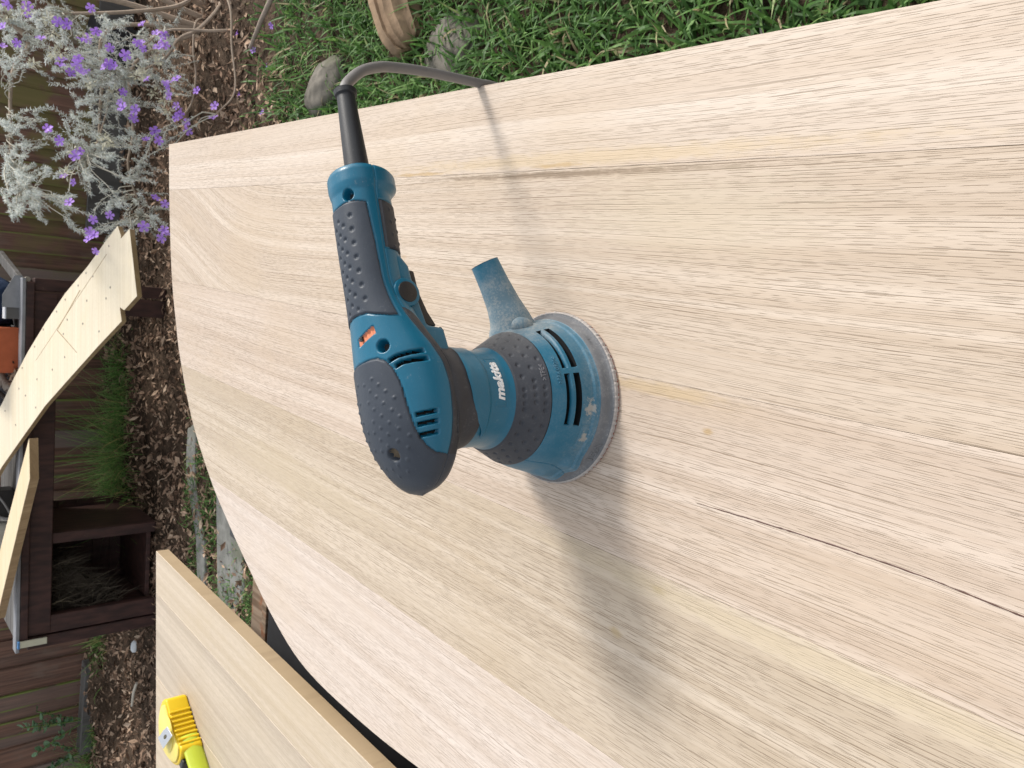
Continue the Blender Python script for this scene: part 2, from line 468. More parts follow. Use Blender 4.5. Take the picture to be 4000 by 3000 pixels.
NA, NT = 430, 312
ga = -.060 + .211 * np.linspace(0, 1, NA)
ga[:40] = -.060 + (ga[40] + .060) * (np.linspace(0, 1, 41)[:40] ** 1.8)
gt = np.linspace(0, 2 * np.pi, NT, endpoint=False)
Ag, Tg = np.meshgrid(ga, gt, indexing='ij')
P0 = head_surface(Ag, Tg)
da = np.gradient(P0, ga, axis=0)
dt = (np.roll(P0, -1, 1) - np.roll(P0, 1, 1))
Nn = np.cross(dt, da); Nn /= np.linalg.norm(Nn, axis=-1, keepdims=True) + 1e-12
Nn *= np.sign((Nn * (P0 - np.stack([Ag * .8, 0 * Ag, 0 * Ag + .135], -1))).sum(-1, keepdims=True))
Tp = np.where(Tg <= np.pi, np.minimum(Tg, np.pi - Tg), -np.minimum(Tg - np.pi, 2 * np.pi - Tg))   # angle above (+) or below (-) the parting line, both sides alike
palm_a = np.interp(Tp, [-.3, -.05, .314, .506, .628, .716, .7505, .785, .82, .89, .995, 1.152, 1.414, 1.571], [-.0403, -.0403, -.0382, -.0343, -.029, -.0216, -.0139, -.0047, .0059, .0136, .0193, .0224, .0231, .0231])
f_palm = palm_a - Ag
gr = np.gradient(f_palm, ga, axis=0); lt = np.linalg.norm(dt, axis=-1) + 1e-6
gt2 = (np.roll(f_palm, -1, 1) - np.roll(f_palm, 1, 1)) / lt
f_palm = f_palm / np.sqrt(gr ** 2 / np.maximum(np.linalg.norm(da, axis=-1), 1) ** 2 + gt2 ** 2 + 1e-9)
f_grip = np.minimum(np.minimum(Ag - np.interp(Tp, [0, .47, .87, 1.13, 1.57], [.0474, .0474, .0496, .0517, .0526]), np.interp(Tp, [0, .38, .75, 1.1, 1.57], [.1225, .1235, .1249, .1253, .1246]) - Ag),
                    (Tp - np.interp(Ag, [.048, .0735, .097, .1144, .1235], [.245, .245, .28, .349, .384])) * .019)
f_low = np.minimum(np.minimum(Ag - (.0915 + .002 * np.cos(Tp)), .1262 - Ag), (-Tp - .06) * .019)
RAISE = .0007
disp = np.zeros_like(Ag)
for f in (f_palm, f_grip, f_low):
    k_up = sstep(Tp, -.10, .12) if f is f_palm else 1.0
    disp += RAISE * sstep(f, .0002, .0012) * k_up
    disp -= .0007 * np.exp(-(f / .0005) ** 2) * k_up
disp -= .0006 * np.exp(-((Tg + np.pi) % (2 * np.pi) - np.pi) ** 2 * (np.interp(Ag, KA, KW) / .00045) ** 2)      # parting line
def dot_field(pts, r, h, mirror=True):
    global disp
    for (a, t) in pts:
        for tt in ((t, np.pi - t) if mirror and abs(t - np.pi / 2) > .16 else (t,)):
            c = head_surface(np.array(a), np.array(tt))
            d2 = ((P0 - c) ** 2).sum(-1)
            disp += h * np.exp(-(d2 / r ** 2) ** 1.5)
palm_dots = [(.0112, 1.36), (.0094, 1.571), (.0066, 1.239), (.0045, 1.449), (.0016, 1.117), (-.0001, 1.3265), (-.0033, .977), (-.0019, 1.536), (-.005, 1.204), (-.0068, 1.431), (-.01, 1.065), (-.0117, 1.2915), (-.0146, .9425), (-.0135, 1.518), (-.0167, 1.169), (-.0184, 1.379), (-.0213, 1.012), (-.0198, 1.571), (-.023, 1.2566), (-.0262, .838), (-.0248, 1.4835), (-.0279, 1.1), (-.0294, 1.3614), (-.0329, .925), (-.0311, 1.571), (-.0392, 1.03), (-.041, 1.344), (-.0424, 1.571), (-.0459, 1.1345), (-.0473, 1.50)]
dot_field(palm_dots, .0010, .0006)
grip_dots = [(.1158 - .00916 * k, t) for k in range(7) for t in (1.03,)] + [(.1108 - .00915 * k, 1.36) for k in range(7)] + [(.1151 - .0092 * k, 1.5708) for k in range(7)]
dot_field(grip_dots, .00135, -.0010)
dot_field([(.1205 - .0085 * k, -.42 + 2 * np.pi) for k in range(4)], .0011, .0006, False)
dot_field([(.1165 - .0085 * k, -.85 + 2 * np.pi) for k in range(4)], .0011, .0006, False)
void = np.zeros_like(Ag, bool); dial = np.zeros_like(Ag, bool); hole = np.zeros_like(Ag, bool); drill = np.zeros_like(Ag, bool)
def slot(th, aa, half, depth, both=True):
    global disp, void
    mid = np.interp(Tp, th, aa)
    q = np.minimum(half - np.abs(Ag - mid), np.minimum(Tp - th[0], th[-1] - Tp) * .030)
    disp -= depth * sstep(q, -.0004, .0005)
    void |= (q > .0005)
slot([.24, .51, .77, .95], [.0229, .0222, .0211, .0191], .0012, .005)
slot([.24, .47, .715, .855], [.0178, .0175, .0168, .0150], .0013, .005)
for m_ in (-.0150, -.0209, -.0272): slot([.27, .47, .66], [m_ + .0006, m_, m_ - .0005], .0013, .004)
for (m_, h_) in ((.013, .010), (-.0185, .009)):            # slots in the collar under the head
    q = np.minimum(h_ - np.abs(Ag - m_), .0009 - np.abs(Tp + .30) * .016)
    disp -= .0022 * sstep(q, -.0004, .0004); void |= q > .0004
for (a, t, r, dep) in ((.1299, 1.012, .0036, .006), (.0291, .9774, .0038, .007)):
    d = np.linalg.norm(P0 - head_surface(np.array(a), np.array(t)), axis=-1)
    disp -= dep * sstep(r - d, -.0006, .0008); hole |= d < r - .0012
d = np.linalg.norm(P0 - head_surface(np.array(-.0353), np.array(1.3265)), axis=-1)
disp -= .004 * sstep(.0042 - d, -.0004, .0006); drill |= d < .0036
q = np.minimum(.0025 - np.abs(Ag - np.interp(Tg, [1.07, 1.57], [.0405, .0357])), np.minimum(Tg - 1.05, 1.59 - Tg) * .021)                         # speed-dial window
disp -= .0016 * sstep(q, -.0004, .0004)
dial |= q > .0003
disp += np.where(dial, .0003 * np.cos(Tg * 48), 0)
Pd = P0 + Nn * disp[..., None]
def patch(name, mask_f, m, parent, extra_cap=False):
    """the faces of the dense head surface whose corners lie in mask_f, as one part"""
    I, J = np.meshgrid(np.arange(NA - 1), np.arange(NT), indexing='ij')
    J2 = (J + 1) % NT
    quad = np.stack([I * NT + J, I * NT + J2, (I + 1) * NT + J2, (I + 1) * NT + J], -1).reshape(-1, 4)
    fm = mask_f[:-1] & np.ones_like(mask_f[:-1])
    quad = quad[fm.reshape(-1)]
    used, inv = np.unique(quad, return_inverse=True)
    V = Pd.reshape(-1, 3)[used]
    F_ = inv.reshape(-1, 4)[:, ::-1]
    me = bpy.data.meshes.new(name)
    me.from_pydata(V.tolist(), [], F_.tolist())
    if extra_cap:
        pass
    me.update()
    o = link(name, me, m, parent, True)
    return o
lower = Tg > np.pi
is_palm = (f_palm > 0) & ~drill
is_grip = (f_grip > 0)
is_low = (f_low > 0)
ring = lower & (Ag < np.interp(Tp, [-1.57, -.8, -.3, 0], [.036, .040, .050, .053])) & ~is_palm
void &= ~is_palm
rest = ~(is_palm | is_grip | is_low | ring | void | dial | hole | drill)
shell = patch('housing', rest, M_TEAL, SANDER)
patch('palm_grip', is_palm, M_GRIP, SANDER)
patch('handle_grip', is_grip, M_GRIP, SANDER)
patch('handle_grip', is_low & ~is_grip, M_DARK, SANDER)
patch('collar', ring & ~void, M_DARK, SANDER)
for k_, sel in enumerate(((Ag > .0195), (Ag > .008) & (Ag <= .0195), (Ag < -.010) & (Ag > -.0180), (Ag <= -.018) & (Ag > -.0240), (Ag <= -.0240))):
    for far_ in (False, True):
        mk_ = void & sel & ((Tg > np.pi / 2) == far_) & ~lower
        if k_ == 0: mk_ = void & ((Ag > np.interp(Tp, [.24, .47, .715, .855], [.0203, .0199, .0190, .0172]))) & (Ag > 0) & ((Tg > np.pi / 2) == far_) & ~lower
        if k_ == 1: mk_ = void & ((Ag <= np.interp(Tp, [.24, .47, .715, .855], [.0203, .0199, .0190, .0172]))) & (Ag > 0) & ((Tg > np.pi / 2) == far_) & ~lower
        if mk_.any(): patch('vent', mk_, M_VOID, shell)
for sa in (Ag > 0, Ag <= 0):
    for sb in (Tg < 1.5 * np.pi, Tg >= 1.5 * np.pi):
        if (void & lower & sa & sb).any(): patch('vent', void & lower & sa & sb, M_VOID, shell)
dl = patch('speed_dial', dial & ~void, plain('dial_orange', (.66, .22, .11), .5, .4, .2, 300), SANDER)
patch('screw_hole', hole & (Ag > .08), M_BLACK, shell)
patch('screw_hole', hole & (Ag <= .08), M_BLACK, shell)
patch('plug', drill, plain('dusty_plug', (.16, .125, .085), .8, .2, .4, 400), SANDER)
# end cap of the handle
Vc = Pd[-1]; n = NT
obj('end_cap', [tuple(v) for v in Vc] + [(.1525, 0, .1415)], [(k, (k + 1) % n, n) for k in range(n)], M_TEAL, SANDER, True)

def glyphs(name, text, size, fn, m, parent, bold=0.0, shear=0.0, lift=.0002, width=None):
    """lettering laid on a surface: fn(u, v, h) maps text plane metres to a point"""
    cu = bpy.data.curves.new(name, 'FONT'); cu.body = text; cu.size = size; cu.offset = bold; cu.shear = shear
    cu.align_x = 'LEFT'; cu.resolution_u = 4
    o = bpy.data.objects.new(name, cu); COL.objects.link(o)
    dg = bpy.context.evaluated_depsgraph_get()
    me0 = o.evaluated_get(dg).to_mesh()
    bm = bmesh.new(); bm.from_mesh(me0)
    o.evaluated_get(dg).to_mesh_clear()
    bpy.data.objects.remove(o)
    bmesh.ops.triangulate(bm, faces=bm.faces)
    for _ in range(2):
        long_e = [e for e in bm.edges if e.calc_length() > size * .12]
        if long_e: bmesh.ops.subdivide_edges(bm, edges=long_e, cuts=1); bmesh.ops.triangulate(bm, faces=bm.faces)
    r = bmesh.ops.extrude_face_region(bm, geom=list(bm.faces))
    top = [e for e in r['geom'] if isinstance(e, bmesh.types.BMVert)]
    for v in top: v.co.z = 1.0
    xs_ = [v.co.x for v in bm.verts]; x0, x1 = min(xs_), max(xs_)
    k = (width / (x1 - x0)) if width else 1.0
    for v in bm.verts:
        v.co = Vector(fn((v.co.x - x0) * k, v.co.y, lift if v.co.z > .5 else -lift))
    return from_bm(name, bm, m, parent)
def dial_pt(u, v, h):
    t = 1.44 - v / .021; a = .0362 + u
    p = head_surface(np.array(a), np.array(t)); return (p[0], p[1], p[2] - .0002 + h)
glyphs('numeral', '5', .0042, lambda u, v, h: dial_pt(v * .9, -u, h), M_BLACK, dl, bold=.0002, lift=.0006)

# base: everything turned about the upright motor axis
ZP = np.array([.0, .004, .0045, .0125, .0128, .026, .038, .0475, .053, .0585, .064, .0690, .0740, .082, .095, .110, .118])
RP = np.array([.0625, .0625, .0600, .0570, .0556, .0530, .0498, .0460, .0430, .0400, .0370, .0345, .0328, .0323, .0325, .0335, .0330])
def base_r(z): return hermite(np.asarray(z, float), ZP, RP)
def base_pt(phi, z, h=0.0):
    """phi in degrees: 0 faces the viewer, positive to the right"""
    al = math.radians(phi - 90) - SA; r = float(base_r(z)) + h
    return (r * math.cos(al), r * math.sin(al), z)
def ring_part(name, z0, z1, nz, m, fn=None, nphi=540, cut=None, close=None):
    z = np.linspace(z0, z1, nz); ph = np.linspace(-180, 180, nphi, endpoint=False)
    Zg, Ph = np.meshgrid(z, ph, indexing='ij')
    R_ = base_r(Zg)
    vm = np.zeros_like(Zg, bool)
    if fn is not None:
        dd, vm = fn(Zg, Ph, R_); R_ = R_ + dd
    al = np.radians(Ph - 90) - SA
    V = np.stack([R_ * np.cos(al), R_ * np.sin(al), Zg], -1).reshape(-1, 3)
    I, J = np.meshgrid(np.arange(nz - 1), np.arange(nphi), indexing='ij'); J2 = (J + 1) % nphi
    Q = np.stack([I * nphi + J, I * nphi + J2, (I + 1) * nphi + J2, (I + 1) * nphi + J], -1)
    fm = vm[:-1]
    def mk(nm, qs, mm, par):
        used, inv = np.unique(qs, return_inverse=True)
        me = bpy.data.meshes.new(nm); me.from_pydata(V[used].tolist(), [], inv.reshape(-1, 4).tolist()); me.update()
        return link(nm, me, mm, par, True)
    o = mk(name, Q[~fm], m, SANDER)
    if fm.any():
        for pa in (False, True):
            for za in (False, True):
                sel = fm & ((Ph[:-1] > 22) == pa) & ((Zg[:-1] > .0322) == za)
                if sel.any(): mk('vent', Q[sel], M_VOID, o)
    return o
def f_skirt(Z, Ph, R_):
    d = np.zeros_like(Z); vm = np.zeros_like(Z, bool)
    for (p0, p1) in ((-20, 19.3), (24.5, 66)):
        for (q0, q1) in ((.0335, .0378), (.0266, .0310)):
            q = np.minimum(np.minimum(Z - q0, q1 - Z), np.minimum(Ph - p0, p1 - Ph) * .00087)
            d -= .010 * sstep(q, -.0001, .0003); vm |= q > -.0001
    # stepped lip along the bottom, worn proud pads and the clip at the left
    d += .0010 * (1 - sstep(Z, .0155, .0175))
    d += .0035 * np.exp(-((Ph + 55) / 7) ** 2) * (1 - sstep(Z, .018, .026))
    d += .0030 * np.exp(-((Ph + 78) / 10) ** 2) * (1 - sstep(Z, .024, .034))
    seam_phi = -66 + 6 * np.sin((Z - .014) / .034 * 3.0)
    d -= .0008 * np.exp(-((Ph - seam_phi) * .00092 / .0004) ** 2)
    fr = np.abs(np.maximum(np.abs(Z - .0205) - .0035, (np.abs(Ph + 30) - 10) * .0009))
    d -= .0004 * np.exp(-(fr / .0004) ** 2)
    return d, vm
def f_band(Z, Ph, R_):
    d = .0006 * np.minimum(sstep(Z, .0475, .0485), 1 - sstep(Z, .0680, .069))
    d -= .0005 * np.exp(-((Z - .0477) / .0004) ** 2)
    for k in range(28):
        for (zz, off) in ((.0516, -3.5), (.0574, 3.4), (.0639, -4.2)):
            p = (off + k * 13.6 + 180) % 360 - 180
            if zz < .053 and 14 < p < 34: continue
            e = ((Z - zz) * 1.25) ** 2 + ((Ph - p) * np.pi / 180 * R_) ** 2
            d -= .0011 * np.exp(-(e / .00135 ** 2) ** 1.5)
    return d, np.zeros_like(Z, bool)
def f_neck(Z, Ph, R_):
    fr = np.abs(np.maximum(np.abs(Z - .0798) - .0045, (np.abs(Ph - 22.5) - 30.5) * .00057))
    d = -.0005 * np.exp(-(fr / .00035) ** 2) * (np.abs(np.abs(Ph - 22.5) - 30.5) < 6)
    return d, np.zeros_like(Z, bool)
pad = ring_part('sanding_pad', .0009, .0044, 5, plastic('dusty_pad_edge', (.34, .31, .29), .9, dust=.5, dcol=(.48, .45, .42), spec=.1), lambda Z, P_, R_: (.0005 * np.sin(P_ * 1.9) * np.sin(P_ * .37 + 1) + .0003 * np.sin(P_ * 5.1), np.zeros_like(Z, bool)))
dv = [(0, 0, .0002), (0, 0, .0009)]
n = 96
dv += [(.0623 * math.cos(2 * math.pi * k / n), .0623 * math.sin(2 * math.pi * k / n), z) for z in (.0002, .0009) for k in range(n)]
obj('sandpaper_disc', dv, [(0, 2 + (k + 1) % n, 2 + k) for k in range(n)] + [(1, 2 + n + k, 2 + n + (k + 1) % n) for k in range(n)] + [(2 + k, 2 + (k + 1) % n, 2 + n + (k + 1) % n, 2 + n + k) for k in range(n)], plain('sandpaper', (.30, .10, .075), .9, .1, .3, 900), SANDER)
shroud = ring_part('pad_shroud', .0042, .0127, 30, M_SHROUD, lambda Z, P_, R_: (-.0007 * np.exp(-((P_ - 42) ** 2 + ((Z - .008) * 3500) ** 2) / 20) * (np.sin(P_ * 5) > 0), np.zeros_like(Z, bool)))
skirt = ring_part('dust_skirt', .0127, .0476, 150, M_TEAL_D, f_skirt, 720)
band = ring_part('bumper_band', .0476, .0690, 90, M_BAND, f_band, 720)
neck = ring_part('neck', .0690, .0950, 60, M_TEAL, f_neck, 360)
def f_collar(Z, Ph, R_): return -.0002 + 0 * Z, np.zeros_like(Z, bool)
ring_part('neck_collar', .0950, .118, 20, M_DARK, lambda Z, P_, R_: (.0006 + .0005 * np.sin(np.clip((Z - .095) / .023, 0, 1) * 9.0), np.zeros_like(Z, bool)), 240)
# teal shield of the neck that climbs over the dark collar on the viewer's right
ph = np.linspace(-48, 120, 90); V, Fc = [], []
for k, p in enumerate(ph):
    top = float(np.interp(p, [-48, -36.5, -19.8, .8, 23.5, 48, 82, 120], [.0895, .0915, .099, .104, .1058, .1049, .101, .098]))
    for j in range(9):
        z = .088 + (max(top, .0885) - .088) * j / 8
        V.append(base_pt(p, z, .0014 if 0 < j < 8 else (.0003 if j == 0 else .0009)))
Fc = [(k * 9 + j, (k + 1) * 9 + j, (k + 1) * 9 + j + 1, k * 9 + j + 1) for k in range(len(ph) - 1) for j in range(8)]
obj('neck_shield', V, Fc, M_TEAL, SANDER, True)
def wrap(phi0, z0, tilt=0.0):
    def fn(u, v, h):
        z = z0 + v + tilt * u
        return base_pt(phi0 + math.degrees(u / float(base_r(z))), z, h)
    return fn
M_LOGO = plain('logo_white', (.68, .68, .68), .5, .4, .05, 400)
glyphs('logo', 'makita', .0092, wrap(-.8, .0772), M_LOGO, neck, bold=.00035, shear=.22, lift=.0004, width=.0272)
glyphs('embossing', '15A', .0086, lambda u, v, h: base_pt(-46 + math.degrees(u / .059), .0049 + v * .80, h), M_SHROUD, shroud, bold=.00012, lift=.0006, width=.0152)
glyphs('embossing', '>TPE<', .0042, wrap(16, .0500), plain('worn_letters', (.13, .13, .14), .8, .2), band, bold=.00005, lift=.0009)
glyphs('embossing', '>PA6 GF30<', .0036, wrap(12, .0405), M_TEAL_D, skirt, bold=.00005, lift=.0005)
# dust outlet behind the base
out = [(.040, .002, .0265), (.050, .001, .0285), (.058, .0, .0305), (.070, .0, .0342), (.085, .0, .0395), (.1005, .0, .0452)]
rad = [.0215, .0180, .0152, .0125, .0110, .0103]
pth = catmull(out, 6)
rr = np.interp(np.linspace(0, 5, len(pth)), range(6), rad)
nz_ = tube('dust_outlet', pth, list(rr), M_TEAL_D, SANDER, 40, cap=False)
V, Fc = tube_data([pth[-1], pth[-1] - (pth[-1] - pth[-8]).normalized() * .00001, pth[-1] - (pth[-1] - pth[-8]) * .9], [.0105, .0088, .0088], 40, cap=False)
obj('outlet_bore', V, Fc, M_BLACK, nz_, True)
for (pt, r) in (((.0480, -.0160, .0360), .0066),):
    bm = bmesh.new(); bmesh.ops.create_uvsphere(bm, u_segments=24, v_segments=14, radius=r)
    for v in bm.verts:
        v.co.z *= 1.15 if v.co.z > 0 else 1.6; v.co += Vector(pt)
    from_bm('screw_boss', bm, M_TEAL_D, SANDER, True)
# lower handle housing with trigger and lock button
side = lambda u, v, w: (u, w, v)
prism('trigger_housing', [(.100, .140), (.0930, .1370), (.0912, .1295), (.0840, .1235), (.0785, .1232), (.0649, .1212), (.0452, .1165), (.0442, .1050), (.0425, .1036), (.0311, .1020), (.018, .1000), (.018, .126), (.05, .134)], -.0165, .0165, M_TEAL, SANDER, bevel=.0030, frame=side, segs=3, smooth=40)
prism('trigger', [(.0830, .1245), (.0842, .1225), (.0835, .1165), (.069, .1150), (.056, .1105), (.0465, .1050), (.0465, .1180), (.066, .1215)], -.0105, .0105, M_BLACK, SANDER, bevel=.0014, frame=side, segs=2, smooth=40)
bx_, bz_ = .0640, .1315
prism('button_boss', [(bx_ + .0094 * math.cos(k * math.pi / 16), bz_ + .0094 * math.sin(k * math.pi / 16)) for k in range(32)], -.0208, -.010, M_TEAL, SANDER, bevel=.0012, frame=side, smooth=40)
prism('lock_button', [(bx_ + .0068 * math.cos(k * math.pi / 16), bz_ + .0068 * math.sin(k * math.pi / 16)) for k in range(32)], -.0214, -.0185, M_BLACK, SANDER, bevel=.0005, frame=side, smooth=40)
# cord guard and cord
g_path = [(.1495, 0, .1415), (.156, 0, .1415), (.175, 0, .1418), (.195, 0, .1420), (.2085, 0, .1420), (.2092, 0, .1420), (.2125, 0, .1420), (.2140, 0, .1420)]
tube('cord_guard', g_path, [.0082, .0081, .0074, .0066, .0061, .0074, .0078, .0055], M_GUARD, SANDER, 28)
tube('collar_ring', [(.149, 0, .1415), (.1535, 0, .1415), (.1545, 0, .1415)], [.0130, .0124, .0105], M_TEAL, SANDER, 32)
c_path = catmull([(.205, 0, .142), (.2164, .002, .1406), (.2262, .0043, .1338), (.2384, .0066, .1213), (.2476, .0089, .1058), (.2530, .0111, .0930), (.2606, .0134, .0626), (.2666, .0157, .0266), (.2714, .018, -.0031), (.2754, .0203, -.0246), (.290, .03, -.16), (.32, .05, -.45), (.36, .06, -.70), (.42, .10, -.838), (.60, .16, -.842), (.9, .10, -.842)], 8)
tube('power_cord', c_path, .0038, M_CORD, SANDER, 14)

# ---------------------------------------------------------------- second board with the tape measure
B2 = math.radians(8.9)
PANEL = empty('glued_timber_board', (-.2725, 1.3228, TZ), math.pi / 2 - B2)
tag(PANEL, 'thick pale timber panel of glued strips beside the table, tape measure lying on it', 'panel')
cB, sB = math.cos(B2), math.sin(B2)
def p_loc(x, y):
    dx, dy = x + .2725, y - 1.3228; return (dx * sB + dy * cB, -dx * cB + dy * sB)
far_l = p_loc(-.90, 1.3228)
PW = [wood('panel_wood_a', 11, (.520, .440, .345), (.445, .365, .270), pore_amt=.35, figure=.4),
      wood('panel_wood_b', 12, (.505, .430, .340), (.385, .320, .250), pore_amt=.35, figure=1.6),
      wood('panel_wood_c', 13, (.505, .425, .330), (.430, .350, .258), pore_amt=.3, figure=.6)]
pout = [(0, 0), far_l, (-1.6, far_l[1]), (-1.6, 0)]
ys_ = [-.001, .0655, .20, .80]
for i in range(3):
    poly = clip(clip(pout, 1, ys_[i] + .0001, 1), 1, ys_[i + 1] - .0001, -1)
    o = prism('board', poly, -.020, 0, PW[i], PANEL, bevel=.0006, segs=1)
    if i == 0:
        o.data.materials.append(wood('panel_edge', 14, (.426, .327, .217), (.334, .243, .148), pore_amt=.3, figure=.3))
        for p in o.data.polygons:
            if abs(p.normal.z) < .5: p.material_index = 1
trestle((-.79, .95, 0), math.radians(-8), .40, 'black steel trestle under the panel with the tape measure')
# black tool case and an old stained block wedged between the two tops
CASE = empty('equipment_case', (-.40, .78, 0), math.radians(90 - 8))
tag(CASE, 'long black case seen in the gap between table and panel', 'case')
box('case_body', Vector((0, 0, .40)), (.66, .18, .66), blk, CASE, bevel=.012)
box('case_lid', Vector((0, 0, .744)), (.67, .19, .024), blk, CASE, bevel=.008)
BLOCK = empty('timber_offcut', (-.375, 1.165, 0), math.radians(-6))
def rusty():
    g = G('weathered_timber', .8, .2)
    x, y, z = g.xyz(g.obj())
    n = g.noise(g.vec(g.math('MULTIPLY', x, 90.0), g.math('MULTIPLY', y, 6.0), z), 1, 4)
    n2 = g.noise(g.obj(), 25, 4)
    c = g.mix(g.step(n, .35, .7), (.30, .23, .17), (.13, .085, .055))
    c = g.mix(g.step(n2, .48, .62, 0, .8), c, (.28, .10, .04))
    g.set('Base Color', c); g.bump(n, .5, .003); return g.m
tag(BLOCK, 'weathered rust stained timber post end between table edge and panel', 'timber')
box('post', Vector((0, 0, .37)), (.13, .085, .74), rusty(), BLOCK, bevel=.004)
box('capping', Vector((-.004, -.030, .745)), (.12, .016, .012), rusty(), BLOCK, bevel=.002)

# tape measure
def tl(pts): return pts
TAPE = empty('tape_measure', (-.505, 1.150, TZ), 0)
tag(TAPE, 'yellow tape measure lying on its side with the blade pulled out', 'tape measure')
YEL = plastic('yellow_plastic', (.64, .43, .004), .40, scuff=.10)
YEL2 = plastic('pale_yellow_plastic', (.68, .55, .12), .38, scuff=.15)
top = [(-.4620, 1.1765), (-.4725, 1.1655), (-.4811, 1.1570), (-.4941, 1.1414), (-.5040, 1.1260), (-.5120, 1.1110), (-.5260, 1.1130), (-.5396, 1.1252), (-.5451, 1.1503), (-.5412, 1.1808), (-.5280, 1.2005), (-.5080, 1.2083), (-.4850, 1.2042), (-.4680, 1.1920)]
top = [(x + .505, y - 1.150) for x, y in top]
sm = catmull([p + (0,) for p in top] + [top[0] + (0,)], 5)[:-1]
sm = [(p.x, p.y) for p in sm]
if sum(sm[i - 1][0] * sm[i][1] - sm[i][0] * sm[i - 1][1] for i in range(len(sm))) < 0: sm = sm[::-1]
case = prism('case', sm, .0006, .0310, YEL, TAPE, bevel=.0030, segs=3, smooth=40)
inner = [(x * .86 - .0005, y * .86 + .0008) for x, y in sm]
prism('side_plate', inner, .0305, .0335, YEL2, TAPE, bevel=.0012, segs=2, smooth=40)
cx_, cy_ = sum(p[0] for p in sm) / len(sm), sum(p[1] for p in sm) / len(sm)
prism('hub_disc', [(cx_ + .026 * math.cos(k * math.pi / 20), cy_ + .026 * math.sin(k * math.pi / 20)) for k in range(40)], .0333, .0347, YEL2, TAPE, bevel=.0005, smooth=40)
# grip ribs on the rounded wall that faces the viewer
wall = [(-.4775, 1.1605), (-.4825, 1.1550), (-.4872, 1.1495), (-.4918, 1.1440), (-.4963, 1.1380), (-.5005, 1.1318), (-.5045, 1.1250), (-.5080, 1.1185)]
for (x, y) in wall:
    p = Vector((x + .505, y - 1.150, 0)); nrm = Vector((.78, -.62, 0)).normalized()
    box('grip_rib', p + nrm * .0010 + Vector((0, 0, .0158)), (.0032, .0034, .0300), YEL, TAPE, Matrix.Rotation(math.radians(-38), 3, 'Z'), bevel=.0013)
# steel belt clip
M_STEEL = plain('bright_steel', (.75, .76, .78), .22, .5, .06, 200, metal=1.0)
cl = [(-.5119, 1.1702), (-.4862, 1.1397), (-.4943, 1.1233), (-.5217, 1.1520)]
cl = [(x + .505, y - 1.150) for x, y in cl]
def clip_frame(u, v, w): return (u, v, w + .0405 + (v - .0) * .10)
prism('belt_clip', cl, 0, .0012, M_STEEL, TAPE, bevel=.0003, frame=clip_frame)
c0 = (sum(p[0] for p in cl) / 4 + .001, sum(p[1] for p in cl) / 4 - .001)
sl = [(c0[0] + .0052 * math.cos(t) * .64 - .0026 * math.sin(t) * .77, c0[1] - .0052 * math.cos(t) * .77 - .0026 * math.sin(t) * .64) for t in [k * math.pi / 10 for k in range(20)]]
prism('clip_slot', sl, .0010, .0016, plain('slot_shade', (.10, .09, .06), .7, .2), TAPE, frame=clip_frame)  # solid dark plate on the clip; its colour stands for the slot's shade
box('clip_foot', Vector((cl[0][0] + .009, cl[0][1] - .012, .0370)), (.006, .018, .008), M_STEEL, TAPE, Matrix.Rotation(math.radians(40), 3, 'Z'), bevel=.0005)
box('lock_button', Vector((-.0295, -.0340, .0195)), (.016, .012, .020), M_BLACK, TAPE, Matrix.Rotation(math.radians(-25), 3, 'Z'), bevel=.002)
# blade standing on its edge, hollow across its width
bl = catmull([(-.5030, 1.1290, 0), (-.5140, 1.1140, 0), (-.5270, 1.0975, 0), (-.5420, 1.0790, 0), (-.5700, 1.0480, 0), (-.63, .99, 0), (-.74, .90, 0)], 6)
V, Fc = [], []
for k, p in enumerate(bl):
    t = (bl[min(k + 1, len(bl) - 1)] - bl[max(k - 1, 0)]).normalized(); nn = Vector((-t.y, t.x, 0))
    if nn.y > 0: nn = -nn
    for j in range(9):
        s = j / 8; bow = .0032 * (1 - (2 * s - 1) ** 2)
        V.append((p.x + .505 + nn.x * bow, p.y - 1.150 + nn.y * bow, .0010 + .0262 * s))
Fc = [(k * 9 + j, (k + 1) * 9 + j, (k + 1) * 9 + j + 1, k * 9 + j + 1) for k in range(len(bl) - 1) for j in range(8)]
bo = obj('blade', V, Fc, plastic('lime_blade', (.40, .46, .03), .38, scuff=.2), TAPE, True)
bm_ = bo.modifiers.new('thickness', 'SOLIDIFY'); bm_.thickness = .0004

